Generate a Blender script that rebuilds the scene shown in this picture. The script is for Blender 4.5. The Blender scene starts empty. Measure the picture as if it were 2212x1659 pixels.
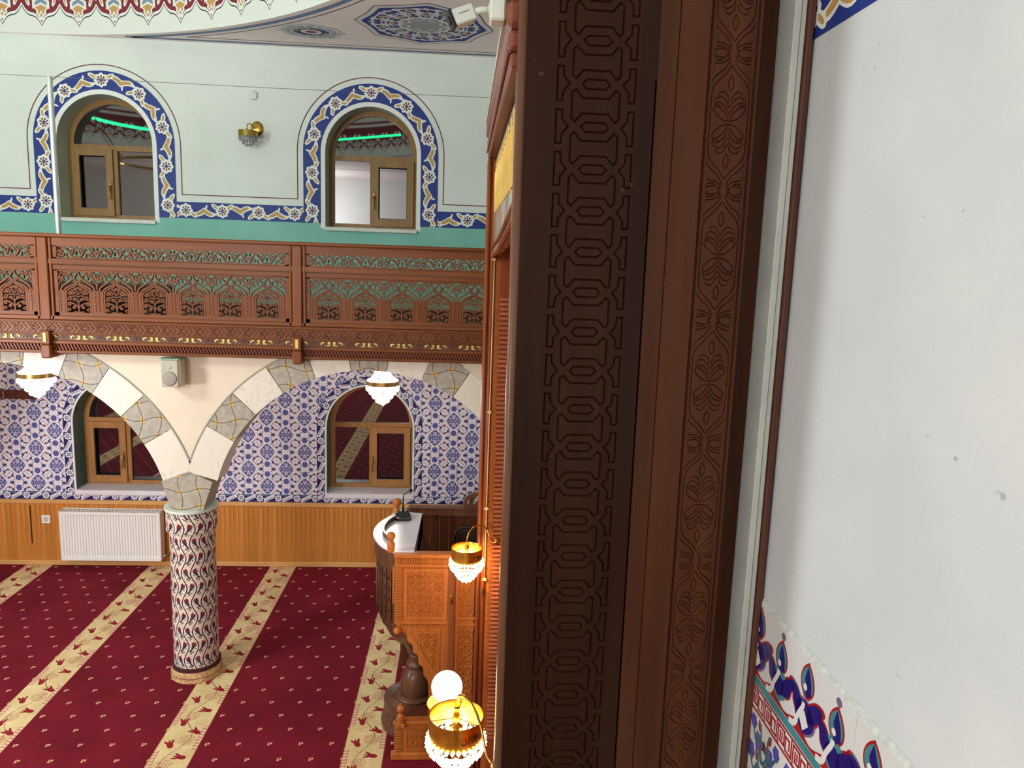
import bpy, bmesh, math, random
from math import sin, cos, pi, radians as R, sqrt, atan2, hypot
from mathutils import Vector, Matrix
from mathutils.geometry import delaunay_2d_cdt
random.seed(7)
S = bpy.context.scene
COL = S.collection
CAMZ = 3.1
# ------------------------------------------------------------------ camera
cam_d = bpy.data.cameras.new('camera'); cam = bpy.data.objects.new('camera', cam_d); COL.objects.link(cam)
pt, yw, rl = R(9.18), R(3.8), R(-1.96)
fwd = Vector((sin(yw)*cos(pt), cos(yw)*cos(pt), -sin(pt)))
right = Vector((cos(yw), -sin(yw), 0)); down = fwd.cross(right)
rr = right*cos(rl) + down*sin(rl); dd = -right*sin(rl) + down*cos(rl)
M = Matrix((rr, -dd, -fwd)).transposed().to_4x4(); M.translation = Vector((0, 0, CAMZ))
cam.matrix_world = M
cam_d.sensor_fit = 'HORIZONTAL'; cam_d.sensor_width = 36.0; cam_d.lens = 1661.0/2212*36
cam_d.clip_start = 0.05; cam_d.clip_end = 60
S.camera = cam
# ------------------------------------------------------------------ world, lights, exposure
w = bpy.data.worlds.new('world'); S.world = w; w.use_nodes = True
w.node_tree.nodes['Background'].inputs[0].default_value = (.9, 1.0, .93, 1)
w.node_tree.nodes['Background'].inputs[1].default_value = 0.02
S.view_settings.view_transform = 'Standard'; S.view_settings.look = 'None'
S.view_settings.exposure = 0.0; S.view_settings.gamma = 1.0; S.view_settings.use_curve_mapping = False
S.cycles.max_bounces = 6; S.cycles.diffuse_bounces = 4; S.cycles.glossy_bounces = 3
S.cycles.sample_clamp_indirect = 4.0; S.cycles.caustics_reflective = False; S.cycles.caustics_refractive = False

def light(kind, name, loc, power, col, size=.3, aim=None, size_y=None):
    d = bpy.data.lights.new(name, kind); d.energy = power; d.color = col
    if kind == 'AREA':
        d.shape = 'RECTANGLE'; d.size = size; d.size_y = size_y or size
    else:
        d.shadow_soft_size = size
    o = bpy.data.objects.new(name, d); COL.objects.link(o); o.location = loc
    if aim is not None:
        o.rotation_euler = (Vector(aim)-Vector(loc)).to_track_quat('-Z', 'Y').to_euler()
    return o
light('POINT', 'dome_chandelier_light', (-4.0, 3.3, 3.75), 205, (.92, .99, 1.04), .34)
light('POINT', 'low_fill_light', (-4.1, 3.2, 2.05), 210, (.97, .96, 1.0), .30)  # added low fill that brightens the ceiling, no fixture hangs here
light('POINT', 'rear_fill_light', (-3.6, -2.9, 3.7), 500, (.93, .97, 1.04), .45)  # added fill behind the camera for carved panel and right wall, no fixture

# ------------------------------------------------------------------ shader expression helper
class E_:
    __slots__ = ('nt', 's')
    def __init__(self, nt, s): self.nt = nt; self.s = s
    def op(self, o, *a):
        n = self.nt.nodes.new('ShaderNodeMath'); n.operation = o
        for i, v in enumerate((self,)+a):
            if isinstance(v, E_): self.nt.links.new(v.s, n.inputs[i])
            else: n.inputs[i].default_value = float(v)
        return E_(self.nt, n.outputs[0])
    def c(self, v):
        if isinstance(v, E_): return v
        n = self.nt.nodes.new('ShaderNodeValue'); n.outputs[0].default_value = float(v); return E_(self.nt, n.outputs[0])
    def __add__(s, o): return s.op('ADD', o)
    __radd__ = __add__
    def __mul__(s, o): return s.op('MULTIPLY', o)
    __rmul__ = __mul__
    def __sub__(s, o): return s.op('SUBTRACT', o)
    def __rsub__(s, o): return s.c(o).op('SUBTRACT', s)
    def __truediv__(s, o): return s.op('DIVIDE', o)
    def __neg__(s): return s.op('MULTIPLY', -1)
    def abs(s): return s.op('ABSOLUTE')
    def sin(s): return s.op('SINE')
    def cos(s): return s.op('COSINE')
    def fract(s): return s.op('FRACT')
    def floor(s): return s.op('FLOOR')
    def sqrt(s): return s.op('SQRT')
    def lt(s, o): return s.op('LESS_THAN', o)
    def gt(s, o): return s.op('GREATER_THAN', o)
    def min(s, o): return s.op('MINIMUM', o)
    def max(s, o): return s.op('MAXIMUM', o)
def length(x, y): return (x*x + y*y).sqrt()
def ell(x, y, cx, cy, rx, ry, a=0.0):
    """1 inside a rotated ellipse"""
    ca, sa = cos(a), sin(a); dx = x-cx; dy = y-cy
    p = (dx*ca + dy*sa)/rx; q = (dy*ca - dx*sa)/ry
    return (p*p + q*q).lt(1.0)
def sel(cond, a, b): return cond*a + (1-cond)*b
def mixc(nt, f, a, b):
    n = nt.nodes.new('ShaderNodeMix'); n.data_type = 'RGBA'; n.clamp_factor = True
    if isinstance(f, E_): nt.links.new(f.s, n.inputs[0])
    else: n.inputs[0].default_value = f
    for i, v in ((6, a), (7, b)):
        if isinstance(v, tuple): n.inputs[i].default_value = (*v[:3], 1)
        else: nt.links.new(v, n.inputs[i])
    return n.outputs[2]
def srgb(r, g, b):
    f = lambda c: (c/255/12.92) if c/255 <= .04045 else ((c/255+.055)/1.055)**2.4
    return (f(r), f(g), f(b))
MATS = {}
def newmat(name, rough=.5, metal=0., spec=.5):
    m = bpy.data.materials.new(name); m.use_nodes = True; nt = m.node_tree
    b = nt.nodes['Principled BSDF']; b.inputs['Roughness'].default_value = rough
    b.inputs['Metallic'].default_value = metal; b.inputs['Specular IOR Level'].default_value = spec
    return m, nt, b
def setcol(nt, b, c):
    if isinstance(c, tuple): b.inputs['Base Color'].default_value = (*c, 1)
    else: nt.links.new(c, b.inputs['Base Color'])
def uvs(nt, obj=False):
    if obj:
        t = nt.nodes.new('ShaderNodeTexCoord'); src = t.outputs['Object']
    else:
        t = nt.nodes.new('ShaderNodeUVMap'); t.uv_map = 'uv'; src = t.outputs[0]
    s = nt.nodes.new('ShaderNodeSeparateXYZ'); nt.links.new(src, s.inputs[0])
    return [E_(nt, s.outputs[i]) for i in range(3)]
def noise(nt, scale, detail=3, vec=None, sc=(1, 1, 1), rough=.55):
    t = nt.nodes.new('ShaderNodeTexCoord'); mp = nt.nodes.new('ShaderNodeMapping')
    nt.links.new(t.outputs['Object'], mp.inputs[0]); mp.inputs['Scale'].default_value = sc
    n = nt.nodes.new('ShaderNodeTexNoise'); nt.links.new(mp.outputs[0], n.inputs[0])
    n.inputs['Scale'].default_value = scale; n.inputs['Detail'].default_value = detail
    n.inputs['Roughness'].default_value = rough
    return E_(nt, n.outputs[0])
def bump(nt, b, h, strength=.3, dist=.002):
    n = nt.nodes.new('ShaderNodeBump'); n.inputs['Strength'].default_value = strength
    n.inputs['Distance'].default_value = dist; nt.links.new(h.s, n.inputs['Height'])
    nt.links.new(n.outputs[0], b.inputs['Normal'])
def plain(name, col, rough=.5, metal=0., var=.06, nscale=8, spec=.5, bmp=0, bscale=60):
    if name in MATS: return MATS[name]
    m, nt, b = newmat(name, rough, metal, spec)
    n = noise(nt, nscale)
    d = tuple(c*(1-var) for c in col); u = tuple(min(1, c*(1+var)) for c in col)
    setcol(nt, b, mixc(nt, (n-.35)*3.3, d, u))
    if bmp: bump(nt, b, noise(nt, bscale, 4), bmp)
    MATS[name] = m; return m
def wood(name, c1, c2, axis='z', rough=.35, scale=14, rand=0., coat=0., spec=.22):
    if name in MATS: return MATS[name]
    m, nt, b = newmat(name, rough, 0, spec)
    sc = {'z': (1, 1, .07), 'x': (.07, 1, 1), 'y': (1, .07, 1)}[axis]
    n = noise(nt, scale, 5, sc=sc, rough=.62); n2 = noise(nt, scale*4.5, 3, sc=sc)
    f = ((n*.75+n2*.35)-.38)*3.2
    col = mixc(nt, f, c1, c2)
    if rand:
        oi = nt.nodes.new('ShaderNodeObjectInfo'); r_ = E_(nt, oi.outputs['Random'])
        hs = nt.nodes.new('ShaderNodeHueSaturation'); nt.links.new(((r_-.5)*rand*2+1).s, hs.inputs['Value'])
        nt.links.new(col, hs.inputs['Color']); col = hs.outputs[0]
    setcol(nt, b, col); bump(nt, b, n2, .12, .001)
    if coat: b.inputs['Coat Weight'].default_value = coat; b.inputs['Coat Roughness'].default_value = .12
    MATS[name] = m; return m
def emit(name, col, strength):
    if name in MATS: return MATS[name]
    m, nt, b = newmat(name, .4); setcol(nt, b, col)
    b.inputs['Emission Color'].default_value = (*col, 1); b.inputs['Emission Strength'].default_value = strength
    MATS[name] = m; return m

# ------------------------------------------------------------------ mesh helpers
def mesh(name, V, F, UV=None, smooth=False):
    me = bpy.data.meshes.new(name); me.from_pydata([tuple(v) for v in V], [], F)
    if UV is not None:
        l = me.uv_layers.new(name='uv')
        for p in me.polygons:
            for li in p.loop_indices: l.data[li].uv = UV[me.loops[li].vertex_index]
    if smooth: me.polygons.foreach_set('use_smooth', [True]*len(me.polygons))
    me.update(); return me
def link(name, me, mat, parent=None, **kw):
    o = bpy.data.objects.new(name, me); COL.objects.link(o)
    if mat is not None:
        if isinstance(mat, (list, tuple)):
            if not me.materials:
                for m in mat: me.materials.append(m)
        elif not me.materials: me.materials.append(mat)
    if parent is not None: o.parent = parent
    for k, v in kw.items(): o[k] = v
    return o
class MB:
    def __init__(s): s.V = []; s.F = []; s.U = []; s.uv = False; s.sm = False
    def add(s, V, F, U=None):
        n = len(s.V); s.V += [tuple(v) for v in V]; s.F += [tuple(i+n for i in f) for f in F]
        if U: s.uv = True; s.U += list(U)
        else: s.U += [(0, 0)]*len(V)
        return s
    def box(s, x0, x1, y0, y1, z0, z1):
        V = [(x, y, z) for x in (x0, x1) for y in (y0, y1) for z in (z0, z1)]
        return s.add(V, [(0, 1, 3, 2), (4, 6, 7, 5), (0, 4, 5, 1), (2, 3, 7, 6), (0, 2, 6, 4), (1, 5, 7, 3)])
    def bbox(s, x0, x1, y0, y1, z0, z1, b=.004):
        """box with chamfered edges"""
        b = min(b, abs(x1-x0)/3, abs(y1-y0)/3, abs(z1-z0)/3)
        bm = bmesh.new(); bmesh.ops.create_cube(bm, size=1)
        for v in bm.verts:
            v.co = ((x0+x1)/2+v.co.x*(x1-x0), (y0+y1)/2+v.co.y*(y1-y0), (z0+z1)/2+v.co.z*(z1-z0))
        bmesh.ops.bevel(bm, geom=bm.edges[:], offset=b, segments=1, affect='EDGES')
        bm.verts.ensure_lookup_table(); bm.verts.index_update()
        s.add([v.co[:] for v in bm.verts], [[v.index for v in f.verts] for f in bm.faces]); bm.free(); return s
    def tube(s, P, r, n=8, cap=True, closed=False):
        P = [Vector(p) for p in P]; m = len(P); V = []; F = []
        rs = r if isinstance(r, (list, tuple)) else [r]*m
        up = None
        for i in range(m):
            t = (P[(i+1) % m]-P[i-1]) if closed else (P[min(i+1, m-1)]-P[max(i-1, 0)])
            t.normalize()
            if up is None:
                up = Vector((0, 0, 1)) if abs(t.z) < .9 else Vector((1, 0, 0))
            a = t.cross(up).normalized(); up = a.cross(t).normalized()
            for k in range(n):
                g = 2*pi*k/n; V.append(P[i]+(a*cos(g)+up*sin(g))*rs[i])
        for i in range(m if closed else m-1):
            for k in range(n):
                j = (i+1) % m
                F.append((i*n+k, i*n+(k+1) % n, j*n+(k+1) % n, j*n+k))
        if cap and not closed: F.append(tuple(range(n-1, -1, -1))); F.append(tuple((m-1)*n+k for k in range(n)))
        return s.add(V, F)
    def lathe(s, prof, c=(0, 0, 0), n=24, sx=1, sy=1, ax='z', uvr=None):
        """prof: list of (r, h)"""
        V = []; F = []; m = len(prof)
        for (r, h) in prof:
            for k in range(n):
                g = 2*pi*k/n; a, b_ = r*cos(g)*sx, r*sin(g)*sy
                V.append({'z': (c[0]+a, c[1]+b_, c[2]+h), 'y': (c[0]+a, c[1]+h, c[2]+b_), 'x': (c[0]+h, c[1]+a, c[2]+b_)}[ax])
        for i in range(m-1):
            for k in range(n): F.append((i*n+k, i*n+(k+1) % n, (i+1)*n+(k+1) % n, (i+1)*n+k))
        if prof[0][0] > 1e-5: F.append(tuple(range(n-1, -1, -1)))
        if prof[-1][0] > 1e-5: F.append(tuple((m-1)*n+k for k in range(n)))
        return s.add(V, F)
    def build(s, name, mat, parent=None, smooth=False, angle=None, **kw):
        me = mesh(name, s.V, s.F, s.U if s.uv else None, smooth)
        bm = bmesh.new(); bm.from_mesh(me); bmesh.ops.recalc_face_normals(bm, faces=bm.faces[:]); bm.to_mesh(me); bm.free()
        if smooth and angle:
            for p in me.polygons: p.use_smooth = True
            try: me.set_sharp_from_angle(angle=R(angle))
            except Exception: pass
        return link(name, me, mat, parent, **kw)
def thing(name, label, cat, loc=(0, 0, 0), group=None):
    o = bpy.data.objects.new(name, None); COL.objects.link(o); o.location = loc; o.empty_display_size = .05
    o['label'] = label; o['category'] = cat
    if group: o['group'] = group
    return o
def tag(o, label, cat, group=None):
    o['label'] = label; o['category'] = cat
    if group: o['group'] = group
    return o
def setp(child, parent):
    child.parent = parent; child.matrix_parent_inverse = Matrix.Translation(-parent.location); return child
def struct(o): o['kind'] = 'structure'; return o
def inpoly(x, y, P):
    c = False; j = len(P)-1
    for i in range(len(P)):
        xi, yi = P[i]; xj, yj = P[j]
        if (yi > y) != (yj > y) and x < (xj-xi)*(y-yi)/(yj-yi)+xi: c = not c
        j = i
    return c
def cdt(loops, extra=()):
    V = []; Ed = []
    for L in loops:
        n = len(V); V += [Vector(p) for p in L]; Ed += [(n+i, n+(i+1) % len(L)) for i in range(len(L))]
    for L in extra:
        n = len(V); V += [Vector(p) for p in L]; Ed += [(n+i, n+i+1) for i in range(len(L)-1)]
    r = delaunay_2d_cdt(V, Ed, [], 0, 1e-6)
    return [tuple(v) for v in r[0]], [tuple(f) for f in r[2]]
def region(loops):
    V, T = cdt(loops); out = []
    for t in T:
        cx = sum(V[i][0] for i in t)/3; cy = sum(V[i][1] for i in t)/3
        if sum(inpoly(cx, cy, L) for L in loops) % 2: out.append(t)
    return V, out
def prism(mb, loops, fmap, d0, d1, back=True, sides=True):
    """2-D region with holes extruded between depths; fmap(u,v,d)->xyz"""
    V, T = region(loops); n = len(V)
    W = [fmap(x, y, d0) for x, y in V]; U = list(V)
    F = list(T)
    if back: W += [fmap(x, y, d1) for x, y in V]; U += list(V); F += [tuple(n+i for i in reversed(t)) for t in T]
    mb.add(W, F, U)
    for L in (loops if sides else ()):
        m = len(L)
        mb.add([fmap(x, y, d) for x, y in L for d in (d0, d1)], [(2*i, 2*i+1, 2*((i+1) % m)+1, 2*((i+1) % m)) for i in range(m)], [p for p in L for _ in (0, 1)])
    return mb
XZ = lambda y: (lambda u, v, d: (u, y+d, v))        # facing -Y
YZ = lambda x: (lambda u, v, d: (x+d, u, v))        # facing -X
XYp = lambda z: (lambda u, v, d: (u, v, z+d))
def rect(x0, x1, y0, y1): return [(x0, y0), (x1, y0), (x1, y1), (x0, y1)]
def arcpts(cx, cy, r, a0, a1, n=16, ry=None):
    ry = ry or r
    return [(cx+r*cos(R(a0+(a1-a0)*i/n)), cy+ry*sin(R(a0+(a1-a0)*i/n))) for i in range(n+1)]
def archloop(cx, z0, zs, r, n=24): return [(cx-r, z0), (cx+r, z0)]+arcpts(cx, zs, r, 0, 180, n)
def bez(p0, p1, p2, p3, n=8):
    o = []
    for i in range(n+1):
        t = i/n; a = (1-t)**3; b = 3*(1-t)**2*t; c = 3*(1-t)*t*t; d = t**3
        o.append((a*p0[0]+b*p1[0]+c*p2[0]+d*p3[0], a*p0[1]+b*p1[1]+c*p2[1]+d*p3[1]))
    return o
def cat(P, n=5):
    """smooth curve through points"""
    o = []
    for i in range(len(P)-1):
        p0 = P[max(i-1, 0)]; p1 = P[i]; p2 = P[i+1]; p3 = P[min(i+2, len(P)-1)]
        for k in range(n):
            t = k/n
            o.append(tuple(.5*((2*p1[j])+(-p0[j]+p2[j])*t+(2*p0[j]-5*p1[j]+4*p2[j]-p3[j])*t*t+(-p0[j]+3*p1[j]-3*p2[j]+p3[j])*t**3) for j in (0, 1)))
    o.append(P[-1]); return o
def spiral(cx, cy, r0, r1, a0, turns, n=14):
    return [(cx+(r0+(r1-r0)*i/n)*cos(R(a0+360*turns*i/n)), cy+(r0+(r1-r0)*i/n)*sin(R(a0+360*turns*i/n))) for i in range(n+1)]
def mir(L, ax=0.0): return [[(2*ax-x, y) for x, y in s] for s in L]
def offs(P, d, closed=False):
    n = len(P); o = []
    for i in range(n):
        a = P[i-1] if (i > 0 or closed) else P[i]; b = P[(i+1) % n] if (i < n-1 or closed) else P[i]
        def nr(p, q):
            l = hypot(q[0]-p[0], q[1]-p[1]) or 1e-9; return (-(q[1]-p[1])/l, (q[0]-p[0])/l)
        if closed or 0 < i < n-1:
            n1 = nr(a, P[i]); n2 = nr(P[i], b); mx, my = n1[0]+n2[0], n1[1]+n2[1]
            l = mx*mx+my*my; k = 2/max(l, .7)
            o.append((P[i][0]+mx*k*d*.999, P[i][1]+my*k*d*.999))
        else:
            n1 = nr(a, b); o.append((P[i][0]+n1[0]*d, P[i][1]+n1[1]*d))
    return o
def ribbon(mb, P, w, fmap, d0, d1, taper=False, peak=False):
    """raised bar along a 2-D polyline, back at d0 and face at d1"""
    n = len(P); V = []; F = []
    L = offs(P, 1.0); 
    for i in range(n):
        nx, ny = L[i][0]-P[i][0], L[i][1]-P[i][1]; l = hypot(nx, ny) or 1; l2 = min(l, 1.4); nx, ny = nx/l*l2, ny/l*l2
        ww = w
        if taper: t = i/(n-1); ww = w*(1-.72*t)
        x, y = P[i]
        V += [fmap(x-nx*ww, y-ny*ww, d0), fmap(x-nx*ww*.72, y-ny*ww*.72, d1), fmap(x+nx*ww*.72, y+ny*ww*.72, d1), fmap(x+nx*ww, y+ny*ww, d0)]
    for i in range(n-1):
        for k in range(4): F.append((4*i+k, 4*i+(k+1) % 4, 4*i+4+(k+1) % 4, 4*i+4+k))
    F += [(0, 1, 2, 3), (4*n-1, 4*n-2, 4*n-3, 4*n-4)]
    return mb.add(V, F)
def blob(mb, L, fmap, d0, d1):
    """raised closed shape with a slightly smaller face"""
    cx = sum(p[0] for p in L)/len(L); cy = sum(p[1] for p in L)/len(L); n = len(L)
    V = [fmap(x, y, d0) for x, y in L]+[fmap(cx+(x-cx)*.82, cy+(y-cy)*.82, d1) for x, y in L]+[fmap(cx, cy, d1+(d1-d0)*.3)]
    F = [(i, (i+1) % n, n+(i+1) % n, n+i) for i in range(n)]+[(n+i, n+(i+1) % n, 2*n) for i in range(n)]
    return mb.add(V, F)
def leaf(cx, cy, l, w, a, n=10):
    o = []
    for i in range(n):
        t = 2*pi*i/n; x = cos(t)*l; y = sin(t)*w*(1-.45*cos(t))
        o.append((cx+x*cos(a)-y*sin(a), cy+x*sin(a)+y*cos(a)))
    return o
def dup(o, loc=None, parent=None):
    c = o.copy(); COL.objects.link(c)
    if loc is not None: c.location = loc
    if parent is not None: c.parent = parent
    return c

# ------------------------------------------------------------------ materials
def m_wall_upper():
    m, nt, b = newmat('painted_upper_wall', .75)
    x, y, z = uvs(nt, True); n = noise(nt, 3)
    white = mixc(nt, (n-.35)*3, srgb(216, 222, 212), srgb(222, 228, 219))
    teal = mixc(nt, (n-.35)*3, srgb(120, 184, 166), srgb(134, 196, 178))
    t = (3.385 - z + (x.abs()-1.0)*0)*40+.5
    setcol(nt, b, mixc(nt, t.max(0).min(1), white, teal))
    bump(nt, b, noise(nt, 90, 4), .12, .001)
    return m
W_UP = m_wall_upper()
PLASTER = plain('cream_plaster', srgb(218, 203, 180), .8, var=.02, bmp=.1)
WHITE_PL = None
def m_rwall():
    m, nt, b = newmat('white_plaster_with_scuffs', .8)
    n = noise(nt, 2.2, 3); n2 = noise(nt, 34, 2, sc=(1, .6, 1)); n3 = noise(nt, 60, 5)
    base = mixc(nt, (n-.35)*3, srgb(196, 200, 199), srgb(206, 209, 206))
    spots = ((n2-.735)*30).max(0).min(1)*.45
    setcol(nt, b, mixc(nt, spots, base, srgb(120, 125, 120)))
    bump(nt, b, noise(nt, 9, 6)*.8+n3*.3, .35, .006); return m
W_RIGHT = m_rwall()
W_PLAIN = plain('plain_white_plaster', srgb(222, 222, 214), .8, var=.02)
CEIL = plain('mauve_ceiling_paint', srgb(236, 222, 214), .85, var=.03)
BLUEGREY = plain('slate_blue_line_paint', srgb(108, 130, 158), .8)
MAROON_L = plain('maroon_line_paint', srgb(105, 38, 45), .7)
DARKLINE = plain('dark_outline_paint', srgb(70, 55, 55), .8)
WHITEP = plain('white_paint', srgb(228, 230, 222), .7, var=.01)
GOLD = plain('brass', srgb(196, 150, 70), .22, 1., var=.1)
GOLDP = plain('gold_leaf_paint', srgb(214, 176, 84), .4, .3, var=.1)
CHROME = plain('chrome', srgb(200, 200, 205), .15, 1.)
BLACK = plain('black_plastic', srgb(18, 18, 20), .35)
MARBLE = plain('white_marble', srgb(222, 218, 222), .3, var=.05, nscale=5)
PVC = plain('white_plastic', srgb(228, 228, 224), .4)
WFRAME_U = wood('window_frame_laminate', srgb(128, 96, 54), srgb(150, 114, 66), 'z', .35, 20)
WFRAME_L = wood('oak_window_laminate', srgb(150, 104, 58), srgb(172, 124, 74), 'z', .35, 20)
BALU = wood('walnut_balustrade_wood', srgb(98, 52, 25), srgb(126, 72, 38), 'x', .38, 9)
BALUV = wood('walnut_post_wood', srgb(102, 54, 25), srgb(130, 74, 36), 'z', .38, 9)
PINE = wood('pine_plank_wood', srgb(168, 100, 40), srgb(206, 136, 64), 'z', .4, 16, .12)
PINE_L = wood('pale_pine_trim', srgb(198, 140, 80), srgb(216, 164, 104), 'x', .4, 9)
KURSU = wood('honey_carved_wood', srgb(150, 82, 34), srgb(186, 112, 52), 'z', .38, 8)
KDARK = wood('dark_walnut_turned_wood', srgb(78, 48, 34), srgb(110, 72, 52), 'z', .28, 8)
KBACK = wood('dark_brown_boards', srgb(70, 36, 22), srgb(92, 50, 32), 'z', .4, 9)
DARKW = wood('dark_stained_panel_wood', srgb(58, 30, 16), srgb(86, 49, 28), 'z', .36, 4.5, spec=.16)
ORANGEW = wood('reddish_moulding_wood', srgb(120, 58, 28), srgb(152, 80, 42), 'z', .3, 8)

def m_pane(tint):
    m, nt, b = newmat('dark_night_window_glass', .02, 0, 1.0)
    setcol(nt, b, mixc(nt, noise(nt, 2), tuple(c*.8 for c in tint), tint)); b.inputs['IOR'].default_value = 1.85
    return m
PANE = m_pane(srgb(16, 18, 20))

def m_tile_wall():
    m, nt, b = newmat('floral_faience_tiles', .22)
    x, y, z = uvs(nt, True)
    PX, PZ = .362, .345
    p = (((x+1.878)/PX).fract()-.5).abs(); q = (((z-1.168)/PZ).fract()-.5).abs()
    # fold lattice: medallion at (.5,.5) and (0,0)
    s = (p+q).gt(.5)
    u = sel(s, .5-p, p); v = sel(s, .5-q, q)
    white = srgb(226, 222, 230)
    blue = srgb(70, 76, 150); navy = srgb(50, 48, 110); violet = srgb(104, 98, 140); dark = srgb(62, 60, 88); red = srgb(160, 30, 55); grey = srgb(112, 116, 150)
    d = (u/.2 + v/.245)*.55 + length(u/.172, v/.212)*.45
    c = white
    # thin vines
    r1 = length(u-.25, v-.25); r2 = length(u-.17, v-.33); r3 = length(u-.33, v-.1)
    c = mixc(nt, ((r1-.115).abs()).lt(.007), c, dark)
    c = mixc(nt, ((r2-.06).abs()).lt(.008)*(v.gt(.33)), c, dark)
    c = mixc(nt, ((r3-.07).abs()).lt(.009)*(v.gt(.1)), c, dark)
    c = mixc(nt, ((u*.9-v+.02).abs()).lt(.006)*u.gt(.2), c, dark)
    c = mixc(nt, ell(u, v, .15, .3, .03, .038, .5), c, navy)
    c = mixc(nt, ell(u, v, .245, .14, .017, .036, -.4), c, red)
    c = mixc(nt, ell(u, v, .16, .40, .042, .05)*(1-ell(u, v, .165, .385, .040, .042)), c, dark)
    c = mixc(nt, ell(u, v, .42, .05, .05, .045)*(1-ell(u, v, .425, .035, .046, .04)), c, dark)
    c = mixc(nt, ell(u, v, .12, .245, .026, .015, .7), c, violet)
    c = mixc(nt, ell(u, v, .335, 0, .062, .05), c, violet)
    c = mixc(nt, ell(u, v, .335, 0, .035, .022), c, dark)
    c = mixc(nt, (length(u, (v-.355)*.95)).lt(.092), c, white)
    c = mixc(nt, (length(u, (v-.355)*.95)+((u*70).sin().abs())*.006).lt(.08), c, blue)
    c = mixc(nt, ((u).lt(.006)+ (length(u, v-.355)-.045).abs().lt(.006))*((v-.355).abs().lt(.06)), c, grey)
    # medallion
    c = mixc(nt, d.lt(1.16), c, white); c = mixc(nt, d.lt(1.06), c, grey); c = mixc(nt, d.lt(.93), c, navy)
    ph = (u*48).sin()*(v*42).cos()
    c = mixc(nt, d.lt(.9)*ph.gt(.12), c, srgb(170, 170, 205))
    c = mixc(nt, ((d-.55).abs()).lt(.05), c, srgb(190, 190, 220))
    c = mixc(nt, length(u, v-.075).lt(.035), c, srgb(180, 182, 215))
    c = mixc(nt, length(u, v).lt(.04), c, grey)
    setcol(nt, b, c); return m
TILEW = m_tile_wall()

def m_band_small():
    """navy strip with white rosettes and S leaves, u along, v across (m), width .08"""
    m, nt, b = newmat('navy_rosette_border_tiles', .22)
    u, v, _ = uvs(nt); L = .18
    t = ((u/L).fract()-.5)*L; y = v-.04
    navy = srgb(32, 30, 92); white = srgb(222, 222, 230); red = srgb(120, 50, 80)
    c = mixc(nt, ((v-.04).abs()).gt(.0365), navy, srgb(110, 125, 140))
    c = mixc(nt, (y+t*.0).gt(.018)*(t.abs().lt(.085)), c, srgb(84, 104, 130))
    s = y - (t*70).sin()*.02
    tt = (((u/L)+.5).fract()-.5)*L
    s1 = (y-.5*tt+.010).abs(); s2 = (y-.5*tt-.012).abs()
    win = tt.abs().lt(.052)
    c = mixc(nt, (s1.lt(.0098)+s2.lt(.0098))*win, c, white)
    c = mixc(nt, (s1.lt(.003))*tt.abs().lt(.035), c, red)
    r = length(t, y)
    a = (y.op('ARCTAN2', t)*8).cos()
    c = mixc(nt, (r-a*.004).lt(.032), c, white)
    c = mixc(nt, (r-a*.002).lt(.0185), c, srgb(130, 125, 140)); c = mixc(nt, r.lt(.009), c, srgb(190, 185, 190))
    setcol(nt, b, c); return m
BANDS = m_band_small()

def m_flower_band():
    """blue painted band, white flowers with maroon petals, white scroll with ochre core; width .16"""
    m, nt, b = newmat('blue_floral_band_paint', .6)
    u, v, _ = uvs(nt); L = .345
    t = ((u/L+.5).fract()-.5)*L; y = v-.08
    blue = srgb(16, 46, 126); white = srgb(226, 228, 218); och = srgb(188, 150, 80); mar = srgb(108, 28, 45)
    side = (((u/L+.5).floor())*.5).fract().gt(.25)*2-1
    yy = y*side
    tm = (u/L).fract()-.5                       # centre between two flowers
    x2 = tm*L
    sc = (yy + (x2*19).sin()*.034)
    wdt = .011 + .019*((1-(x2*9.5)*(x2*9.5)).max(0))
    c = mixc(nt, sc.abs().lt(wdt)*(x2.abs().lt(.13)), blue, white)
    c = mixc(nt, (sc+.002).abs().lt((wdt-.010)*.9)*(x2.abs().lt(.075)), c, och)
    # second lobe for the flame shape
    c = mixc(nt, ell(x2, yy, .020, .030, .026, .009, 1.25)*(1-(sc-.004).abs().lt(.012)), c, white)
    for sx, sy, a in ((-.068, .036, 2.5), (.068, .036, .64)):
        c = mixc(nt, ell(t, yy, sx, sy, .044, .020, a), c, white)
        c = mixc(nt, ell(t, yy, sx, sy, .028, .009, a), c, och)
    r = length(t, y); ang = y.op('ARCTAN2', t)
    c = mixc(nt, (r-(ang*8).cos()*.005).lt(.059), c, white)
    c = mixc(nt, ((ang*8+r*45).sin().gt(-.15))*(r.gt(.014))*(r.lt(.040)), c, mar)
    c = mixc(nt, r.lt(.013), c, blue)
    # keep a blue edge
    c = mixc(nt, (y.abs()).gt(.073), c, blue)
    setcol(nt, b, c); return m
BANDF = m_flower_band()

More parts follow.
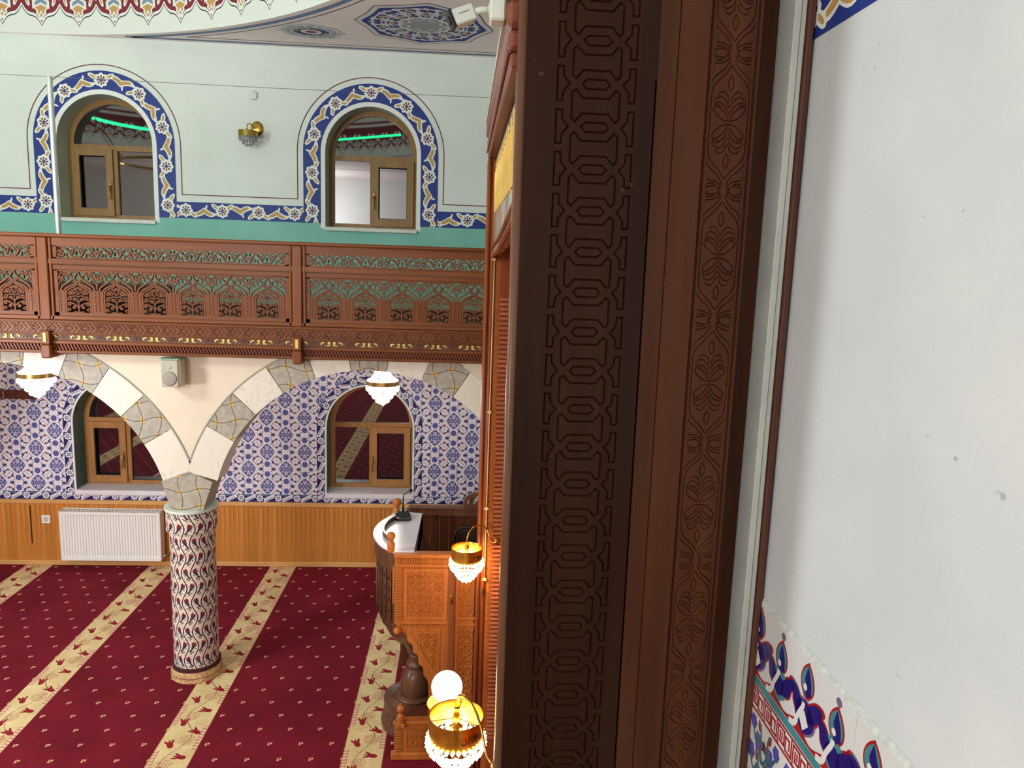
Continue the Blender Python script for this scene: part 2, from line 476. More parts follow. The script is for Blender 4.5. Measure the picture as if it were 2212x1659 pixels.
def m_column():
    m, nt, b = newmat('wave_pattern_column_tiles', .2)
    u, v, _ = uvs(nt)
    PU, PV = .0649, .222
    ph = (v*(2*pi/PV))
    w_ = ph.sin()*.019
    k = (u-w_)/PU; f = k.fract(); row = (v/PV*2).fract()
    cream = srgb(226, 206, 186); navy = srgb(28, 24, 60); mar = srgb(120, 30, 40); grn = srgb(60, 66, 60)
    c = mixc(nt, noise(nt, 90, 2).gt(.56), cream, srgb(176, 166, 160))
    x = (f-.5)*PU; y = (row-.5)*PV/2
    sg = ((v/PV).fract().gt(.5))*2-1
    x = x*sg
    c = mixc(nt, ell(x, y, -.002, .002, .030, .012, -.95), c, srgb(104, 96, 100))
    c = mixc(nt, ell(x, y, .001, -.002, .020, .005, -.95), c, navy)
    for ex, ey, ea in ((-.002, .026, -.75), (.004, .020, -1.05), (-.009, .020, -.55), (.008, .010, -1.3)):
        c = mixc(nt, ell(x, y, ex, ey, .016, .0048, ea), c, mar)
    c = mixc(nt, ell(x, y, -.012, -.016, .010, .011), c, srgb(214, 205, 205)); c = mixc(nt, ell(x, y, -.012, -.016, .0045, .005), c, navy)
    c = mixc(nt, ell(x, y, .014, -.032, .009, .012, .5), c, grn)
    c = mixc(nt, ell(x, y, .0, -.046, .014, .005, -.8), c, grn)
    e = f.min(1-f)
    c = mixc(nt, e.lt(.06), c, navy)
    setcol(nt, b, c); return m
COLM = m_column()

def m_carpet():
    m, nt, b = newmat('woven_prayer_carpet', .95, spec=.15)
    x, y, z = uvs(nt, True)
    P = 1.17; SW = .256
    xs = (((x+1.86)/P).fract())*P                # 0..SW is the stripe
    n = noise(nt, 2.5, 4); n2 = noise(nt, 150, 2)
    red = mixc(nt, (n-.3)*2.2, srgb(96, 14, 28), srgb(118, 22, 38))
    # dots, hexagonal lattice .195 x .311
    cream = srgb(200, 158, 120)
    def dots(ox, oy):
        a = (((x-ox)/.195+.5).fract()-.5)*.195; d = (((y-oy)/.311+.5).fract()-.5)*.311
        up = a.abs().lt(.0135)*((d-.006).abs().lt(.009))*(1-((a+.003).abs().lt(.0022)))
        fl = ((a+.006).abs()*.9+ (d+.009).abs()).lt(.009)
        return up.max(fl), a
    d1, _a = dots(-1.167, 5.489); d2, _b = dots(-1.073, 5.333)
    dd_ = d1.max(d2)
    c = mixc(nt, dd_, red, cream)
    # stripe
    base = mixc(nt, (noise(nt, 7, 3)-.35)*3, srgb(204, 178, 126), srgb(220, 197, 148))
    pink = srgb(176, 112, 92); tul = srgb(136, 28, 40); brn = srgb(130, 104, 78)
    s = base
    sx = xs-SW/2
    LV = .50
    vy = (y/LV).fract()*LV
    # thin vine
    vine = (sx-(y*(2*pi/LV)).sin()*.05).abs().lt(.0035); s = mixc(nt, vine*noise(nt, 60, 2).gt(.42), s, brn)
    sp = noise(nt, 75, 3, rough=.7)
    for cx, cy, rad in ((.035, .10, .055), (-.02, .36, .048)):
        rr_ = length(sx-cx, vy-cy); s = mixc(nt, rr_.lt(rad)*((sp-.5).abs().lt(.032)), s, pink)
    s = mixc(nt, ((sp-.62).abs().lt(.012)), s, brn)
    # border bands of small leaves, alternating sides
    side = (y/LV).fract().gt(.5)
    for sg, ph in ((1, 0), (-1, 1)):
        e = (sx*sg - (SW/2-.017)).abs()
        on = e.lt(.017)*(side if ph else 1-side)
        tt = ((y/.03).fract()-.5).abs()
        s = mixc(nt, on, s, srgb(190, 136, 112)); s = mixc(nt, on*(((sx*60*sg+y*210).sin()).gt(.35))*e.lt(.013), s, srgb(226, 196, 160))
        s = mixc(nt, on*(e.gt(.0145)), s, srgb(150, 84, 72))
    # tulips
    def tulip(cx, cy, ang):
        ca, sa = cos(ang), sin(ang); a = (sx-cx)*ca+(vy-cy)*sa; d = (vy-cy)*ca-(sx-cx)*sa
        t_ = ell(a, d, -.012, 0, .028, .019).max(ell(a, d, .014, .013, .036, .0085, .42)).max(ell(a, d, .014, -.013, .036, .0085, -.42)).max(ell(a, d, .016, 0, .032, .006))
        return t_
    for cx, cy, an in ((-.055, .055, 2.0), (.06, .19, 2.5), (-.05, .29, 1.7), (.05, .43, 2.9)):
        s = mixc(nt, tulip(cx, cy, an), s, tul)
    s = mixc(nt, (sx.abs()).gt(SW/2-.004), s, srgb(150, 84, 72))
    c = mixc(nt, xs.lt(SW), c, s)
    setcol(nt, b, c); bump(nt, b, n2, .5, .004); return m
CARPET = m_carpet()

def m_lobes():
    """dome frieze: u along wall (m), v height (m) above ceiling edge"""
    m, nt, b = newmat('maroon_lobed_frieze_paint', .7)
    u, v, _ = uvs(nt); P = .335
    t = ((u/P).fract()-.5)*P; a = t.abs()/(P/2)
    # edge height: tip low at a=0, notch high at a=1
    e = .062 + .160*a + .020*((a*2*pi).sin())
    w = v-e
    white = srgb(226, 228, 222); mar = srgb(124, 32, 44); och = srgb(196, 150, 84); gb = srgb(120, 140, 160)
    c = mixc(nt, w.gt(0), srgb(221, 226, 215), srgb(40, 34, 40))
    c = mixc(nt, w.gt(.010), c, white); c = mixc(nt, w.gt(.032), c, mar)
    # palmette at the centre
    y = v-.225
    r = length(t*1.25, y)
    bw = .064-(-y).max(0)*.42
    k = (t.abs()-bw + ((y*130).sin())*.006)
    c = mixc(nt, k.lt(0)*(y.gt(-.115))*(y.lt(.03)), c, white)
    c = mixc(nt, k.lt(-.016)*(y.gt(-.085))*(y.lt(.02))*((t.abs()*1.2+y*.7+.03).abs().gt(.008)), c, och)
    cap = (y-.05+t.abs()*.5).abs().lt(.035)*t.abs().lt(.075)
    c = mixc(nt, cap, c, white); c = mixc(nt, (y-.05+t.abs()*.55).abs().lt(.016)*t.abs().lt(.052), c, gb)
    # side leaves near the notch
    t2 = P/2-t.abs()
    c = mixc(nt, ell(t2, v, .05, .27, .046, .016, -1.25), c, white); c = mixc(nt, ell(t2, v, .046, .276, .03, .007, -1.2), c, och)
    c = mixc(nt, ell(t2, v, 0, .33, .032, .05), c, white); c = mixc(nt, ell(t2, v, 0, .345, .010, .03), c, srgb(50, 36, 60))
    y3 = (v-.37)
    c = mixc(nt, ell(t, y3, .055, .02, .03, .05, .5)+ell(t, y3, -.055, .02, .03, .05, -.5), c, white)
    c = mixc(nt, v.gt(.55), c, white); c = mixc(nt, v.gt(.60), c, mar); c = mixc(nt, v.gt(.64), c, srgb(221, 226, 215))
    setcol(nt, b, c); return m
LOBES = m_lobes()

def m_medal(rad, inner, blue):
    m, nt, b = newmat('ceiling_rosette_paint', .8)
    x, y, _ = uvs(nt); r = length(x, y)/rad; an = y.op('ARCTAN2', x)
    white = srgb(212, 208, 204); och = srgb(178, 152, 110); mar = srgb(90, 40, 60); gr = srgb(152, 160, 160)
    edge = 1-.10*((an*4).sin().abs()) 
    k = r/edge
    c = mixc(nt, k.lt(.985), srgb(70, 50, 55), white); c = mixc(nt, k.lt(.90), c, blue)
    f = ((an*8).cos()*(r*17).sin()); g = ((an*16+r*9).sin()*(r*23).cos())
    c = mixc(nt, (g.abs()).lt(.20)*k.lt(.82), c, white); c = mixc(nt, (f.abs()).lt(.22)*k.lt(.84), c, white)
    c = mixc(nt, f.gt(.70)*k.lt(.80), c, och); c = mixc(nt, f.lt(-.88)*k.lt(.80), c, mar)
    c = mixc(nt, (r-.30-.04*(an*8).cos()).lt(0), c, white)
    c = mixc(nt, (r-.26-.05*(an*8).cos()).lt(0), c, gr)
    if inner:
        c = mixc(nt, k.lt(.86), white, gr); c = mixc(nt, (f.abs()).lt(.15)*k.lt(.86), c, white)
        c = mixc(nt, r.lt(.50), c, blue); c = mixc(nt, ((r-.42).abs().lt(.05))*((an*2).sin().gt(0)), c, och)
        c = mixc(nt, r.lt(.30), c, white); c = mixc(nt, r.lt(.16), c, srgb(130, 40, 55))
    setcol(nt, b, c); return m

def m_greystone():
    m, nt, b = newmat('grey_crackle_stone_paint', .6)
    u, v, _ = uvs(nt)
    x = u+(v*22).sin()*.016; y = v+(u*22).sin()*.016
    P = .125
    a = ((x/P).fract()-.5).abs()*P; d = ((y/P).fract()-.5).abs()*P
    # lines where a or d near 0
    base = mixc(nt, (noise(nt, 25, 4)-.35)*3, srgb(152, 144, 128), srgb(172, 164, 148))
    gold = (length(a, d)+(noise(nt, 60, 2)-.5)*.03).lt(.018)
    c = mixc(nt, gold, base, srgb(208, 164, 74))
    w = .0012+.0028*(noise(nt, 9, 2))
    c = mixc(nt, a.lt(w).max(d.lt(w)), c, srgb(78, 70, 62))
    setcol(nt, b, c); return m
GREYST = m_greystone()
def m_whitestone():
    m, nt, b = newmat('white_veined_marble_paint', .5)
    n = noise(nt, 6, 5, sc=(1, 1, .35)); base = srgb(218, 209, 192)
    setcol(nt, b, mixc(nt, ((n-.5).abs().lt(.004))*.5, mixc(nt, ((n-.54)*5).max(0).min(1)*.45, base, srgb(196, 186, 170)), srgb(170, 164, 152))); return m
WHITEST = m_whitestone()
TEALT = plain('dark_teal_glazed_tiles', srgb(38, 100, 98), .25, var=.15, nscale=14)

# ------------------------------------------------------------------ the room shell
D = 7.43; XR = .95; XL = -9.2; YB = -4.2; ZC = 4.92
floor = struct(link('floor', mesh('floor', [(XL, YB, 0), (XR+.4, YB, 0), (XR+.4, D+.3, 0), (XL, D+.3, 0)], [(0, 1, 2, 3)]), CARPET))
WX = [-5.665, -3.275, -.885]          # window centres
UZ0, UZS, WR = 3.34, 4.02, .42        # upper opening: sill, spring, radius
LZ0, LZS = .75, 1.425
TILE_Z0, TILE_Z1 = .66, 2.42
mb = MB(); prism(mb, [rect(XL, XR, 2.42, ZC)]+[archloop(c, UZ0, UZS, WR) for c in WX], XZ(D), 0, .3, back=False, sides=False)
wall_back = struct(mb.build('wall_back', W_UP))
mb = MB(); prism(mb, [rect(XL, XR, 0, 2.42)]+[archloop(c, LZ0, LZS, WR) for c in WX], XZ(D), 0, .3, back=False, sides=False)
lower = mb.build('faience_wall', TILEW, wall_back)

def strip(path, w0, w1, y, ulist=None):
    """flat band beside a polyline in XZ, UV (u along, v across)"""
    A = offs(path, w0); B = offs(path, w1); V = []; U = []; F = []; u = 0
    for i, p in enumerate(path):
        if i: u += hypot(p[0]-path[i-1][0], p[1]-path[i-1][1])
        uu = ulist[i] if ulist else u
        V += [(A[i][0], y, A[i][1]), (B[i][0], y, B[i][1])]; U += [(uu, 0), (uu, abs(w1-w0))]
        if i: F.append((2*i-2, 2*i-1, 2*i+1, 2*i))
    return V, F, U
def flat(name, pts_list, mat, y, parent):
    mb = MB()
    for L in pts_list: prism(mb, [L], XZ(y), 0, .0012, back=False)
    return mb.build(name, mat, parent)
# upper painted bands
BZ0, BZ1 = 3.376, 3.524
RI, RO, RL = .46, .62, .672
for c in WX:
    # white surround
    mbw = MB(); prism(mbw, [archloop(c, UZ0-.01, UZS, RI+.002), archloop(c, UZ0-.02, UZS, WR+.0005)], XZ(D-.0016), 0, .001, back=False)
    mbw.build('white_window_surround', WHITEP, wall_back)
    rm = (RI+RO)/2
    path = [(c-rm, BZ0), (c-rm, 3.7)]+arcpts(c, UZS, rm, 180, 0, 40)+[(c+rm, 3.7), (c+rm, BZ0)]
    ul = []; tot = 0
    for i, p in enumerate(path):
        if i: tot += hypot(p[0]-path[i-1][0], p[1]-path[i-1][1])
        ul.append(tot)
    ul = [q-tot/2 for q in ul]
    V, F, U = strip(path, .08, -.08, D-.003, ul)
    MB().add(V, F, U).build('blue_floral_arch_band', BANDF, wall_back)
    path = [(c-RL, 3.589), (c-RL, 3.8)]+arcpts(c, UZS, RL, 180, 0, 40)+[(c+RL, 3.589)]
    V, F, U = strip(path, .004, -.004, D-.003); MB().add(V, F, U).build('maroon_outline', MAROON_L, wall_back)
for i in range(4):
    x0 = (WX[i-1]+RO) if i else XL; x1 = (WX[i]-RO) if i < 3 else XR
    mid = (x0+x1)/2; L = .345
    k = (x1-x0)/(3.5*L) if i in (1, 2) else 1
    n0 = 1.5
    ul = [-(x1-x0)/2/k + n0*L, (x1-x0)/2/k + n0*L] if i in (1, 2) else [.06, .06+(x1-x0)]
    V, F, U = strip([(x0-.001, (BZ0+BZ1)/2), (x1+.001, (BZ0+BZ1)/2)], -.074, .074, D-.0025, ul)
    U = [(a, v+.006) for a, v in U]
    MB().add(V, F, U).build('blue_floral_band', BANDF, wall_back)
    flat('maroon_line', [rect(x0+.050 if i else x0, x1-.050 if i < 3 else x1, 3.585, 3.593)], MAROON_L, D-.003, wall_back)
# teal skirting below the bands, in the window bays too is part of the wall paint

# lower border strips
for c in WX:
    rm = WR+.014+.04
    path = [(c-rm, LZ0-.09), (c-rm, 1.1)]+arcpts(c, LZS, rm, 180, 0, 36)+[(c+rm, 1.1), (c+rm, LZ0-.09)]
    V, F, U = strip(path, .04, -.04, D-.004); MB().add(V, F, U).build('navy_arch_border', BANDS, wall_back)
    mbw = MB(); prism(mbw, [archloop(c, LZ0-.03, LZS, WR+.014), archloop(c, LZ0-.04, LZS, WR-.002)], XZ(D-.012), 0, .014, back=False)
    mbw.build('white_edge_trim', PVC, wall_back)
for i in range(4):
    x0 = (WX[i-1]+WR+.09) if i else XL; x1 = (WX[i]-WR-.09) if i < 3 else XR
    V, F, U = strip([(x0, .70), (x1, .70)], -.04, .04, D-.004); MB().add(V, F, U).build('navy_floral_border', BANDS, wall_back)
for c in WX:
    V, F, U = strip([(c-WR-.09, .70), (c+WR+.09, .70)], -.04, .04, D-.0045); MB().add(V, F, U).build('navy_floral_border', BANDS, wall_back)

# windows -----------------------------------------------------------
def window(n, c, z0, zs, fm, revm, hinge, ztr, lower):
    root = bpy.data.objects.new('window_%d' % n, None); COL.objects.link(root); root.location = (c, D+.24, z0); root['kind'] = 'structure'
    P = lambda o: setp(o, root)
    r = WR; dep = .24
    # reveal lining
    loop = archloop(c, z0, zs, r, 28); V = []; U = []
    for x, z in loop: V += [(x, D-.001, z), (x, D+dep+.05, z)]
    m = len(loop); F = [(2*i, 2*i+1, 2*((i+1) % m)+1, 2*((i+1) % m)) for i in range(m)]
    P(MB().add(V, F).build('window_reveal', revm))
    yf = D+dep-.03
    fw = .05
    mb = MB(); prism(mb, [archloop(c, z0+.0, zs, r-.001, 28), [(c-r+fw, z0+fw), (c+r-fw, z0+fw), (c+r-fw, ztr-.025), (c-r+fw, ztr-.025)],
                          [(c-r+fw, ztr+.025), (c+r-fw, ztr+.025)]+arcpts(c, zs, r-fw, 2, 178, 24)], XZ(yf), 0, .06)
    P(mb.build('window_frame', fm))
    P(MB().bbox(c-.032, c+.022, yf-.004, yf+.05, z0+fw, ztr-.02, .006).build('mullion', fm))
    # opening sash
    s0, s1 = (c-r+fw-.012, c-.018) if hinge == 'L' else (c-.014, c+r-fw+.012)
    mb = MB(); o_ = rect(s0, s1, z0+.035, ztr-.015); i_ = rect(s0+.062, s1-.062, z0+.105, ztr-.075)
    prism(mb, [o_, i_], XZ(yf-.028), 0, .03); sash = P(mb.build('sash', fm))
    mb = MB(); prism(mb, [rect(s0+.060, s1-.060, z0+.103, ztr-.073), rect(s0+.067, s1-.067, z0+.110, ztr-.08)], XZ(yf-.024), 0, .02); P(mb.build('sash_gasket', plain('brown_gasket', srgb(58, 42, 30), .6)))
    hx = s1-.025 if hinge == 'L' else s0+.02
    hz = (z0+ztr)/2-.02
    mb = MB(); mb.bbox(hx-.014, hx+.014, yf-.040, yf-.026, hz-.035, hz+.035, .004); mb.tube([(hx, yf-.03, hz), (hx, yf-.065, hz), (hx, yf-.07, hz-.02), (hx, yf-.07, hz-.12)], .008, 8)
    P(mb.build('handle', plain('bronze_handle', srgb(150, 104, 60), .35, .6), smooth=True, angle=40))
    P(MB().box(c-r+fw, c+r-fw, yf+.02, yf+.03, z0+fw, ztr-.02).build('pane', PANE))
    mb = MB(); prism(mb, [[(c-r+fw-.005, ztr+.02), (c+r-fw+.005, ztr+.02)]+arcpts(c, zs, r-fw+.005, 2, 178, 24)], XZ(yf+.02), 0, .01); P(mb.build('lunette_pane', PANE))
    mb = MB()
    if lower: mb.bbox(c-r-.012, c+r+.012, D-.022, D+dep-.03, z0-.035, z0+.012, .004)
    else: mb.bbox(c-r-.005, c+r+.012, D-.03, D+dep-.03, z0-.03, z0+.006, .004)
    P(mb.build('window_sill', MARBLE if lower else plain('pale_sill_stone', srgb(205, 208, 196), .5)))
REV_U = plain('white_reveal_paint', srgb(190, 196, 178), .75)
for i, c in enumerate(WX):
    window(i+1, c, UZ0, UZS, WFRAME_U, REV_U, 'R' if i == 2 else 'L', 4.0, False)
    window(i+4, c, LZ0, LZS, WFRAME_L, TEALT, 'R' if i == 2 else 'L', 1.41, True)

# dado planks and trims -------------------------------------------------
dado = struct(MB().box(XL, XR, D-.012, D, 0, .62).build('trim_1', plain('dado_backing', srgb(110, 60, 25), .6)))
x = -6.60
pw = .046
pme = MB().bbox(-pw/2+.0003, pw/2-.0003, D-.024, D-.012, .05, .625, .0016)
first = None
while x < .94:
    if first is None:
        first = pme.build('plank', PINE, dado); first.location = (x, 0, 0)
    else: dup(first, (x, 0, 0))
    x += pw
struct(MB().bbox(XL, XR, D-.036, D, .622, .662, .006).build('trim_2', PINE_L))
struct(MB().bbox(XL, XR, D-.034, D, 0, .05, .006).build('baseboard_back', PINE_L))
# dark gap seam in the dado beyond the radiator
tag(MB().bbox(-4.135, -4.125, D-.028, D-.023, .22, .60, .001).build('cable_slot', BLACK), 'narrow black vertical slot cut in the pine planks left of the socket', 'slot')

# ceiling with dome opening ------------------------------------------------
DC = (-4.01, 3.44); DR = 3.97
circ = [(DC[0]+DR*cos(2*pi*i/96), DC[1]+DR*sin(2*pi*i/96)) for i in range(96)]
mb = MB(); prism(mb, [rect(XL, XR, YB, D), circ], XYp(ZC), 0, .02, back=False, sides=False)
ceiling = struct(mb.build('ceiling', CEIL))
V = []; U = []; F = []; N = 192
zs_ = [0, .8]+[.8+2.4*sin(R(a)) for a in (12, 25, 40, 55, 70, 84, 90)]
rs_ = [DR, DR]+[DR*cos(R(a)) for a in (12, 25, 40, 55, 70, 84, 89.5)]
for r_, z_ in zip(rs_, zs_):
    for k in range(N+1):
        a = 2*pi*k/N; V.append((DC[0]+r_*cos(a), DC[1]+r_*sin(a), ZC+z_)); U.append((-a*24.95/(2*pi)+.11, z_))
for i in range(len(rs_)-1):
    for k in range(N): F.append((i*(N+1)+k, i*(N+1)+k+1, (i+1)*(N+1)+k+1, (i+1)*(N+1)+k))
dome = link('dome_ring', mesh('dome_ring', V, F, U, True), LOBES, ceiling)
# painted lines on the ceiling, following wall and dome
def arcstrip(r0, r1, ymax, z, mat, name):
    V = []; F = []
    a0 = math.asin(min(1, (ymax-DC[1])/((r0+r1)/2)))
    n = 60
    for i in range(n+1):
        a = a0-(a0+.9)*i/n
        for r_ in (r0, r1): V.append((DC[0]+r_*cos(a), DC[1]+r_*sin(a), z))
        if i: F.append((2*i-2, 2*i-1, 2*i+1, 2*i))
    MB().add(V, F).build(name, mat, ceiling)
    return DC[0]+((r0+r1)/2)*cos(a0)
arcstrip(DR+.055, DR+.105, 7.352, ZC-.002, BLUEGREY, 'blue_arc_line')
arcstrip(DR+.150, DR+.160, 7.262, ZC-.002, DARKLINE, 'dark_arc_line')
for y0, y1, x0, mt, nm in ((7.328, 7.376, -3.02, BLUEGREY, 'blue_wall_line'), (7.257, 7.267, -2.47, DARKLINE, 'dark_wall_line')):
    MB().add([(x0, y0, ZC-.002), (XR, y0, ZC-.002), (XR, y1, ZC-.002), (x0, y1, ZC-.002)], [(0, 1, 2, 3)]).build(nm, mt, ceiling)
# ceiling rosettes
def rosette(cx, cy, rx, ry, rot, mat, name):
    n = 128; V = [(cx, cy, ZC-.003)]; U = [(0, 0)]; F = []
    for i in range(n):
        a = 2*pi*i/n; e = 1-.10*abs(sin(a*4))
        x_, y_ = e*cos(a), e*sin(a)
        X_, Y_ = x_*rx, y_*ry
        V.append((cx+X_*cos(rot)-Y_*sin(rot), cy+X_*sin(rot)+Y_*cos(rot), ZC-.003)); U.append((x_*rx, y_*rx))
        F.append((0, 1+i, 1+(i+1) % n))
    MB().add(V, F, U).build(name, mat, ceiling)
rosette(-.36, 6.54, .555, .555, .1, m_medal(.555, False, srgb(40, 48, 128)), 'blue_ceiling_rosette')
rosette(-1.32, 6.89, .29, .22, .12, m_medal(.29, True, srgb(40, 48, 110)), 'grey_ceiling_rosette')

# other walls (white) ---------------------------------------------------
struct(MB().add([(XL, YB, 0), (XR, YB, 0), (XR, YB, ZC), (XL, YB, ZC)], [(0, 1, 2, 3)]).build('wall_front', W_PLAIN))
struct(MB().add([(XL, YB, 0), (XL, D, 0), (XL, D, ZC), (XL, YB, ZC)], [(0, 1, 2, 3)]).build('wall_left', W_PLAIN))
wall_right = struct(MB().add([(XR, YB, 0), (XR, D, 0), (XR, D, ZC), (XR, YB, ZC)], [(0, 1, 2, 3)]).build('wall_right', W_RIGHT))

# ------------------------------------------------------------------ arcade
YA, YA2 = 5.30, 5.54
AR = [(-.640, 1.235, 1.077, 1.288, 90-6.55-13.1*7, 13.1), (-3.141, 1.166, 1.141, 1.358, 19.4-12.1, 12.1)]
CX = -1.91; VX = -1.868
# wall above the arches
loops = []
top = 2.42
def arch_open(cx, cz, r, xa, xb):
    """arch loop clipped at the springing"""
    return arcpts(cx, cz, r, 0, 180, 38)
mb = MB()
outer = [(-5.0, top), (-5.0, 1.5)]
lA = [(x, z) for x, z in arcpts(AR[1][0], AR[1][1], AR[1][3]-.004, 168, 12, 38)]
rA = [(x, z) for x, z in arcpts(AR[0][0], AR[0][1], AR[0][3]-.004, 168, 12, 38)]
# both extrados meet above the column
def zl(x): 
    d = (AR[1][3]-.004)**2-(x-AR[1][0])**2; return AR[1][1]+sqrt(d) if d > 0 else -9
def zr(x):
    d = (AR[0][3]-.004)**2-(x-AR[0][0])**2; return AR[0][1]+sqrt(d) if d > 0 else -9
xs_ = [-4.32+(.70+4.32)*i/180 for i in range(181)]
prof = [(x, min(2.4195, max(zl(x), zr(x), 1.5))) for x in xs_]
prism(mb, [[(-4.32, 2.42), (.70, 2.42)]+prof[::-1]], XZ(YA), 0, YA2-YA)
arcade = mb.build('arcade', PLASTER)
tag(arcade, 'cream plastered double arch with grey and white painted stones under the gallery', 'arcade')
def clipz(poly, zt):
    out = []; n = len(poly)
    for i in range(n):
        a, b = poly[i], poly[(i+1) % n]
        if a[1] <= zt: out.append(a)
        if (a[1] <= zt) != (b[1] <= zt):
            t = (zt-a[1])/(b[1]-a[1]); out.append((a[0]+(b[0]-a[0])*t, zt))
    return out
for ai, (cx, cz, ri, ro, a0, st) in enumerate(AR):
    for k in range(15):
        b0, b1 = a0+k*st, a0+(k+1)*st
        if b1 > 163 and ai == 0: continue
        if b0 < 17 or b1 > 165: continue
        g = .1
        P_in = arcpts(cx, cz, ri, b0+g, b1-g, 5); P_out = arcpts(cx, cz, ro, b1-g, b0+g, 5)
        poly = P_in+P_out
        if ai == 0: poly = [(max(x, VX+.0005), z) for x, z in poly]
        else: poly = [(min(x, VX-.0005), z) for x, z in poly]
        poly = clipz(poly, 2.415)
        if len(poly) < 3: continue
        mb = MB(); prism(mb, [poly], XZ(YA-.004), 0, YA2-YA+.008)
        # distance between the joints sets the alternation
        grey = (k % 2 == 1) if ai == 0 else (k % 2 == 0)
        nmv = mb.build('voussoir', GREYST if grey else WHITEST, arcade)
# grey outline of the arches
for (cx, cz, ri, ro, a0, st), lim in zip(AR, ((162.0, 60), (120, 20.2))):
    path = [p for p in arcpts(cx, cz, ro+.004, lim[0], lim[1], 60) if p[1] < 2.41]
    V, F, U = strip(path, -.005, .005, YA-.0065); MB().add(V, F).build('arch_outline', plain('grey_outline_paint', srgb(150, 145, 130), .8), arcade)
# impost block over the column
mb = MB()
q_ = [(-2.062, 1.500), (-2.004, 1.295), (-1.785, 1.295), (-1.716, 1.500), (VX-.008, 1.575)]
prism(mb, [q_], XZ(YA-.006), 0, YA2-YA+.012)
imp = mb.build('impost_stone', GREYST, arcade)
# white springers that fill between impost and first joints
for cx, cz, ri, ro, aa, s_ in ((AR[0][0], AR[0][1], AR[0][2], AR[0][3], (165.2, 149), 1), (AR[1][0], AR[1][1], AR[1][2], AR[1][3], (17, 31.4), -1)):
    P_in = arcpts(cx, cz, ri, aa[0], aa[1], 6); P_out = arcpts(cx, cz, ro, aa[1], aa[0], 6)
    poly = [p for p in P_in]+[((max(p[0], VX+.0005) if s_ > 0 else min(p[0], VX-.0005)), p[1]) for p in P_out]
    mb = MB(); prism(mb, [poly], XZ(YA-.0035), 0, YA2-YA+.007); mb.build('springer_stone', WHITEST, arcade)

# column ---------------------------------------------------------------
YC = 5.43
col = thing('column', 'round tiled column with navy wave pattern standing on the red carpet', 'column', (CX, YC, 0))
def tubewrap(r, z0, z1, n=48):
    V = []; U = []; F = []
    for j, z in enumerate((z0, z1)):
        for k in range(n+1):
            a = 2*pi*k/n; V.append((CX+r*cos(a), YC+r*sin(a), z)); U.append((a*.155, z))
    for k in range(n): F.append((k, k+1, n+2+k, n+1+k))
    return MB().add(V, F, U)
setp(tubewrap(.155, .10, 1.14).build('shaft', COLM, smooth=True), col)
o = tubewrap(.174, 1.125, 1.272).build('capital', COLM, smooth=True); setp(o, col)
setp(MB().lathe([(.150, 1.124), (.174, 1.124), (.176, 1.126)], (CX, YC, 0), 38).build('capital_rim', WHITEP), col)
setp(MB().lathe([(.176, 1.268), (.184, 1.276), (.184, 1.292), (.12, 1.295)], (CX, YC, 0), 38).build('abacus', plain('pale_green_stone', srgb(206, 214, 200), .4), smooth=True, angle=40), col)
setp(MB().lathe([(.168, .075), (.170, .105), (.150, .107)], (CX, YC, 0), 38).build('dark_collar', plain('maroon_felt', srgb(62, 16, 24), .9), smooth=True, angle=40), col)
def m_base():
    m, nt, b = newmat('carpet_wrapped_base', .9); x, y, z = uvs(nt, True)
    a = noise(nt, 80, 3)
    c = mixc(nt, a.gt(.52), srgb(206, 172, 122), srgb(170, 120, 84)); c = mixc(nt, (z-.036).abs().lt(.003), c, srgb(120, 76, 50)); setcol(nt, b, c); return m
setp(MB().lathe([(.178, 0), (.178, .04), (.172, .078)], (CX, YC, 0), 38).build('base', m_base(), smooth=True, angle=40), col)

# ------------------------------------------------------------------ gallery
YG = 5.20
gal = thing('gallery', 'wooden gallery balcony with carved openwork balustrade above the arches', 'balcony', (CX, YG, 2.4))
G = lambda o: setp(o, gal)
GX0, GX1 = -6.10, .62
G(MB().box(GX0, GX1, YG+.06, D-.001, 2.44, 2.52).build('gallery_floor', plain('gallery_floor_wood', srgb(92, 46, 28), .6)))
G(MB().box(GX0, GX1, D-.016, D-.001, 2.52, 2.60).build('gallery_skirting', plain('dark_skirting_wood', srgb(74, 38, 26), .5)))
G(MB().box(GX0, GX1, YG+.09, D-.002, 2.425, 2.44).build('gallery_soffit', W_PLAIN))
G(MB().bbox(GX0, GX1, YG-.025, YG+.075, 3.143, 3.168, .008).build('handrail', BALU))
mb = MB(); mb.box(GX0, GX1, YG+.002, YG+.03, 3.092, 3.143); G(mb.build('top_board', BALU))
mb = MB(); mb.bbox(GX0, GX1, YG-.004, YG+.035, 2.972, 3.010, .004); mb.bbox(GX0, GX1, YG+.002, YG+.035, 2.936, 2.970, .004); G(mb.build('middle_rail', BALU))
mb = MB(); mb.bbox(GX0, GX1, YG-.006, YG+.04, 2.612, 2.640, .005); mb.bbox(GX0, GX1, YG-.016, YG+.04, 2.594, 2.611, .004); G(mb.build('bottom_rail', BALU)); G(MB().box(GX0, GX1, YG+.027, YG+.034, 2.594, 2.662).build('rail_backing', BALU))
mb = MB(); mb.box(GX0, GX1, YG-.006, YG+.05, 2.526, 2.594)
ff = XZ(YG-.006); xx = GX0+.05
while xx < GX1-.05:
    for i_, dx in enumerate((0, .028, .056)):
        ribbon(mb, [(xx+dx-.022, 2.535), (xx+dx+.004, 2.560), (xx+dx-.022, 2.586)], .0045, ff, 0, -.006)
    ribbon(mb, [(xx+.066, 2.535), (xx+.116, 2.586)], .004, ff, 0, -.006); ribbon(mb, [(xx+.066, 2.586), (xx+.116, 2.535)], .004, ff, 0, -.006)
    blob(mb, leaf(xx+.10-.084, 2.560, .012, .010, 0, 8), ff, 0, -.006)
    xx += .105
G(mb.build('chevron_carved_board', BALU))
